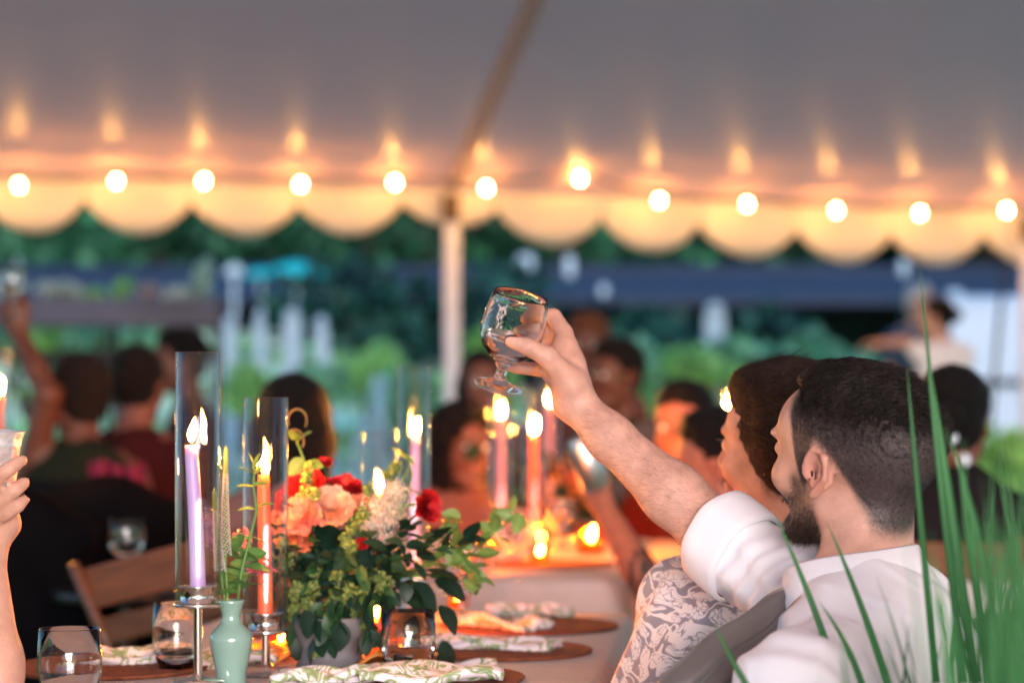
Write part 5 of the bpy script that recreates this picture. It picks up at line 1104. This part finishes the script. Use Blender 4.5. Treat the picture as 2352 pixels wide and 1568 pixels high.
person('guest with long dark hair half hidden behind the goblet foot', G(1105, 880, 9.8), L180(-80), body=L180(-90), top=(.5, .42, .38), skin='mid', hair='long', hc='black')
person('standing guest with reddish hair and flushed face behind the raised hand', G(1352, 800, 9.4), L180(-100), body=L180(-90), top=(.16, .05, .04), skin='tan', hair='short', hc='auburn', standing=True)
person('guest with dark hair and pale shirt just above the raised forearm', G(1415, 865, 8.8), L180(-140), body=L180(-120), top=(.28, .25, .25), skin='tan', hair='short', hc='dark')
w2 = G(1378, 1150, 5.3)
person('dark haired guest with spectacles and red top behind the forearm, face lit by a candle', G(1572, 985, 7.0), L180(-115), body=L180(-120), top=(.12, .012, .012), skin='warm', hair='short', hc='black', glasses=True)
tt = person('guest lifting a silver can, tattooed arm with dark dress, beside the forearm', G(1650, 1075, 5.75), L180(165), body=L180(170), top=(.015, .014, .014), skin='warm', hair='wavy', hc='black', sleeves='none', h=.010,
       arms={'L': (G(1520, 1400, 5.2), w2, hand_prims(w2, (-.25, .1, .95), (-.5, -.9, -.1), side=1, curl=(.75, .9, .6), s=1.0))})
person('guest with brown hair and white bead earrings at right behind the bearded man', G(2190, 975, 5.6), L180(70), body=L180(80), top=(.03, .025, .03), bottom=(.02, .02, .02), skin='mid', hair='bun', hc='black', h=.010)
wv = G(2030, 788, 15.0)
person('standing person with dark hair and white shirt reaching out an arm', G(2150, 732, 15.0), L180(165), body=L180(112), top=(.85, .80, .82), bottom=(.03, .07, .2), skin='fair', hair='bun', hc='black', standing=True, sleeves='short',
       arms={'L': (G(2085, 785, 14.9), wv, hand_prims(wv, (-1, 0, 0), (0, 0, 1), side=1)), 'R': (G(2200, 860, 15.1), G(2170, 900, 15.0), None)}, h=.016)
person('standing person with white hair facing the dark haired one', G(2112, 700, 16.2), L180(-60), body=L180(-80), top=(.05, .10, .16), bottom=(.03, .05, .1), skin='fair', hair='short', hc='white', standing=True, h=.016)
# the near person at the left edge, only hand and arm in view
wr = G(-38, 1262, 3.02); H = lambda x, y, Y: G(x, y, Y)
hp = [c_(wr, H(-30, 1190, 3.02), .026, .024, .012), c_(wr, H(10, 1200, 3.03), .024, .019, .014), c_(H(-70, 1190, 3.0), H(-40, 1130, 3.0), .024, .018, .014), c_(H(12, 1205, 3.03), H(8, 1160, 3.03), .018, .014, .012)]
for a, b, c, d2, r in (((-70, 1130, 3.0), (-25, 1110, 2.975), (18, 1078, 2.965), (50, 1056, 2.975), .0098), ((-50, 1160, 3.0), (0, 1148, 2.985), (32, 1126, 2.975), (56, 1108, 2.985), .0098), ((-30, 1190, 3.01), (14, 1180, 2.995), (38, 1164, 2.988), (56, 1147, 2.995), .0090)):
    hp += [c_(H(*a), H(*b), r*1.15, r, .006), c_(H(*b), H(*c), r, r*.97, .003), c_(H(*c), H(*d2), r*.97, r*.85, .002)]
hp += [c_(H(-90, 1200, 3.03), H(-95, 1120, 3.06), .014, .012, .01), c_(H(-95, 1120, 3.06), H(-60, 1060, 3.085), .011, .0095, .004)]
hp = [('g', np.zeros(3), np.eye(3), 1, hp, .012)]
person('person mostly cut off by the left edge, hand holding a tin cup', G(-560, 960, 3.1), L180(5), body=L180(15), top=(.02, .02, .025), skin='fair', hair='long', hc='brown', sleeves='short', h=.0065,
       arms={'R': (G(-5, 1700, 2.95), wr, hp)})
# cups
def tin_cup(pos, axis, r, h, label, m, nm='tin_cup'):
    t = obj(nm, None, None, pos); t.rotation_euler = Vector(axis).to_track_quat('Z', 'Y').to_euler(); tag(t, label, 'cup')
    MB().lathe([(.0001, 0), (r*.8, 0), (r*.83, .004), (r*.93, h*.78), (r*.96, h*.80), (r*.94, h*.82), (r*.97, h*.9), (r*1.03, h*.985), (r*1.05, h), (r*1.01, h*1.005), (r*.93, h*.9), (r*.78, .006), (.0001, .006)], 48).build('vessel', M[m], t); return t
tin_cup(P(-42, 1140, 3.03), (.04, -.03, 1), .049, .083, 'hammered tin cup held at the left edge of the picture', 'tin')
c = obj('drinks_can', None, None, P(1371, 1125, 5.24)); c.rotation_euler = Vector((-.32, -.1, .95)).to_track_quat('Z', 'Y').to_euler(); tag(c, 'silver drinks can tilted in the tattooed guest\'s hand', 'can')
MB().lathe([(.0001, .003), (.024, 0), (.033, .010), (.033, .108), (.027, .118), (.0265, .122), (.0255, .120), (.0001, .118)], 36).build('can_body', M['steel'], c)
g1 = goblet2(0, 1, .95, 'small glass raised by the guest at the far left'); g1.location = P(30, 728, 7.25); g1['group'] = 'stemmed glasses on the tables'
for k, (x, y, Y) in enumerate(((2213, 1057, 5.42), (2222, 960, 5.5))):
    pass
e1 = MB(); e1.lathe([(.0001, -.016), (.012, -.011), (.016, 0), (.012, .011), (.0001, .016)], 16); o = e1.build('earring', M['wpaint'], None); o.location = P(2215, 1056, 5.42); tag(o, 'lower round white bead earring beside the bearded man\'s head', 'earring', 'white bead earrings')
o2 = o.copy(); COL.objects.link(o2); o2.location = P(2186, 1005, 5.50); o2['label'] = 'upper round white bead earring behind the grass blades'
# tattoo as dark flat marks on the near forearm is left to the skin colour below
b = [ch for ch in tt[0].children if ch.name.startswith('body')][0]; me = b.data; n = len(me.vertices); co = np.empty(n*3, np.float32); me.vertices.foreach_get('co', co); co = co.reshape(-1, 3)+np.array(tt[0].location)
ca = me.color_attributes['Col']; cl = np.empty(n*4, np.float32); ca.data.foreach_get('color', cl); cl = cl.reshape(-1, 4)
g = G(1520, 1340, 5.25); dd = np.linalg.norm((co-g)/np.array((.08, .3, .11)), axis=1); pat = np.sin(co[:, 0]*260+4*np.sin(co[:, 2]*90))*np.sin(co[:, 2]*210) > -.25
cl[(dd < 1) & pat, :3] = (.02, .02, .02); ca.data.foreach_set('color', cl.ravel())
# ---------------------------------------------------------------- chairs
M['chairwood'] = mat('chair_wood', (.10, .035, .011), .45, .3, 10, .2, 20, stretch=(1, 1, 5), coat=.2)
def chair(label, loc, rz, cushion=False):
    t = thing('folding_chair', label, 'chair', loc, rz, 'wooden folding chairs')
    for k in range(5): MB().box(-.19, .19, -.19+k*.078, -.19+k*.078+.066, .44, .455).build('seat_slat', M['chairwood'], t, False, bevel=.003)
    for s_ in (-1, 1):
        MB().tube([(s_*.205, -.22, .0), (s_*.205, .10, .45), (s_*.205, .24, .86)], .013, 8).build('back_post', M['chairwood'], t)
        MB().tube([(s_*.185, .22, 0), (s_*.185, -.16, .44)], .013, 8).build('leg', M['chairwood'], t)
    for z, h_ in ((.60, .055), (.68, .055), (.76, .085)): y_ = .10+(z-.45)/.41*.14; MB().box(-.20, .20, y_-.008+.01, y_+.012, z, z+h_).build('back_slat', M['chairwood'], t, False, bevel=.004)
    return t
ch = chair('wooden folding chair tipped towards the table at the lower left', (Xp(255, 5.0), 5.02, .02), R(-22)); ch.rotation_mode = 'QUATERNION'; ch.rotation_quaternion = Matrix.Rotation(R(-15), 3, 'Y').to_quaternion() @ Matrix.Rotation(R(168), 3, 'Z').to_quaternion(); ch.location = (-.43, 5.12, .06)
for x, y, rz, lb in ((-1.15, 8.1, 180, 'folding chair under the maroon top guest'), (-1.75, 8.15, 190, 'folding chair under the guest in olive top'), (-.5, 5.45, 185, 'folding chair under the long black haired guest'), (-.12, 7.35, 0, 'folding chair under the curly haired guest'), (1.0, 5.6, 160, 'folding chair under the guest at the right with earrings'),
                    (.60, 5.8, 260, 'folding chair under the tattooed guest'), (.5, 7.1, -30, 'folding chair under the guest with spectacles'), (.44, 3.5, 240, 'folding chair under the guest in damask shirt'), (.55, 2.9, 225, 'folding chair under the bearded man'), (-.88, 3.0, 105, 'folding chair under the cut off guest at the left')):
    c2 = copy_tree(ch); c2.rotation_mode = 'XYZ'; c2.location = (x, y, 0); c2.rotation_euler = (0, 0, R(rz)); c2['label'] = lb
# magenta shawl over a chair, left
cloth_patch('shawl', [(Xp(200, 7.0), 6.9), (Xp(335, 7.0), 6.9), (Xp(335, 7.0), 6.93), (Xp(200, 7.0), 6.93)], 0, 'magenta fabric hanging over a chair back at the left', mat('magenta_cloth', (.16, .004, .035), .8, .2, 12, .4, 20), 'cloth', .004, 3)
o = bpy.context.scene.objects['shawl']
vs = []; nn = 24
for i in range(nn+1):
    for j in range(nn+1): u = i/nn; v_ = j/nn; vs.append(((u-.5)*.16+.01*math.sin(v_*3), .02*math.sin(u*22)+.05*v_*.3, .985-.45*v_+.01*math.sin(u*7)))
me = mk_mesh('shawl', vs, [(i*(nn+1)+j, (i+1)*(nn+1)+j, (i+1)*(nn+1)+j+1, i*(nn+1)+j+1) for i in range(nn) for j in range(nn)], o.data.materials[0]); o.data = me; o.location = (Xp(268, 6.9), 6.9, 0)
c2 = copy_tree(ch); c2.rotation_mode = 'XYZ'; c2.location = (Xp(268, 6.9), 6.75, 0); c2.rotation_euler = (0, 0, R(0)); c2['label'] = 'folding chair with the magenta fabric over its back'
# made-up black chair forms filling the dark mass, lower left
M['blackcloth'] = mat('black_cloth', (.004, .004, .005), .95, .2, 10, .3, 20, spec=.03)
def covered(x, y, rz, label):
    pr = [('g', V3((0, 0, 0)), np.eye(3), 1, [c_((-.19, .2, .86), (.19, .2, .86), .05), e_((0, .2, .5), (.26, .10, .48), .06), e_((0, 0, .36), (.28, .27, .16), .08), e_((0, .03, .12), (.31, .28, .2), .1)], .02)]
    v, q = sdf_mesh(pr, .018, lambda q, d: d+wob(q, .010, 16, x)); o = obj('covered_chair', mk_mesh('covered_chair', v, q, M['blackcloth']), None, (x, y, 0), (0, 0, R(rz))); tag(o, label, 'chair', 'chairs under black covers')
covered(Xp(60, 5.7), 5.7, 172, 'black cloth covered chair nearest the left edge'); covered(Xp(215, 6.2), 6.3, 190, 'black cloth covered chair behind the tilted wooden one'); covered(Xp(-120, 6.2), 6.4, 175, 'black cloth covered chair beyond the tin cup')
# ---------------------------------------------------------------- ornamental grass in the foreground
GR = thing('ornamental_grass', 'tall green ornamental grass blades in front at the lower right', 'grass plant', (.47, 2.45, .35)); gro = V3(GR.location)
M['blade'] = mat('grass_blade', (.022, .16, .035), .45, .45, 9, trans=.3, spec=.4, stretch=(1, 1, .3))
rng = np.random.default_rng(12)
def blade(pts, w):
    n = 12; P3 = [V3(p)-gro for p in pts]; vs = []
    for i in range(n+1):
        u = i/n; p = P3[0]*(1-u)**2+2*P3[1]*u*(1-u)+P3[2]*u*u; ww = w*(1-u**2.5)+.0003
        vs += [tuple(p+np.array((-ww/2, 0, 0))), tuple(p+np.array((0, ww*.25, 0))), tuple(p+np.array((ww/2, 0, 0)))]
    obj('grass_blade', mk_mesh('grass_blade', vs, [(i*3+k, (i+1)*3+k, (i+1)*3+k+1, i*3+k+1) for i in range(n) for k in range(2)], M['blade']), GR)
for (bx, by), (mx, my), (tx, ty), Y, w in (((2215, 1568), (2155, 1100), (2112, 600), 2.60, .0085), ((2150, 1568), (2110, 1150), (2083, 840), 2.62, .0075), ((2240, 1568), (2190, 1200), (2140, 860), 2.55, .012), ((2270, 1568), (2230, 1300), (2200, 1030), 2.45, .008), ((2300, 1568), (2260, 1200), (2170, 980), 2.4, .007),
        ((1950, 1640), (1880, 1400), (1780, 1180), 2.72, .009), ((2060, 1640), (1990, 1400), (1900, 1200), 2.7, .009), ((1760, 1640), (1700, 1560), (1640, 1430), 2.6, .009), ((2000, 1640), (1960, 1480), (1880, 1380), 2.66, .008)):
    r0 = (2150, 2400)
    blade([G(bx, by, Y), G(mx, my, Y), G(tx, ty, Y)], w)
    blade([G(bx+20, 2300, Y), G((bx*2+40)/2+6, 1950, Y), G(bx, by, Y)], w)
for k in range(120):
    Y = rng.uniform(1.9, 2.6); bx = 2345+rng.normal()*75 if k < 100 else rng.uniform(1930, 2350); ty = 1568-abs(rng.normal())*170-(max(0, bx-2060))*.85-20; tx = bx-rng.uniform(-60, 130)
    if bx < 2120: ty = max(ty, 1430)
    blade([G(bx+rng.uniform(-10, 60), 2200, Y), G(bx, 1650, Y), G(tx, max(ty, 1010), Y)], rng.uniform(.003, .0065))

# trough the grass grows in
tp_ = thing('planter_trough', 'grey metal trough planter holding the ornamental grass at the lower right', 'planter', (.50, 2.22, 0))
tv = [(-.32, -.42, 0), (.36, -.42, 0), (.36, .38, 0), (-.32, .38, 0), (-.34, -.44, .60), (.38, -.44, .60), (.38, .40, .60), (-.34, .40, .60), (-.325, -.425, .60), (.365, -.425, .60), (.365, .385, .60), (-.325, .385, .60), (-.32, -.42, .50), (.36, -.42, .50), (.36, .38, .50), (-.32, .38, .50)]
MB().add(tv, [(3, 2, 1, 0), (0, 1, 5, 4), (1, 2, 6, 5), (2, 3, 7, 6), (3, 0, 4, 7), (4, 5, 9, 8), (5, 6, 10, 9), (6, 7, 11, 10), (7, 4, 8, 11), (8, 9, 13, 12), (9, 10, 14, 13), (10, 11, 15, 14), (11, 8, 12, 15)]).build('trough', M['tin'], tp_, False)
MB().box(-.318, .358, -.418, .378, .46, .52).build('soil', M['bark'], tp_, False)
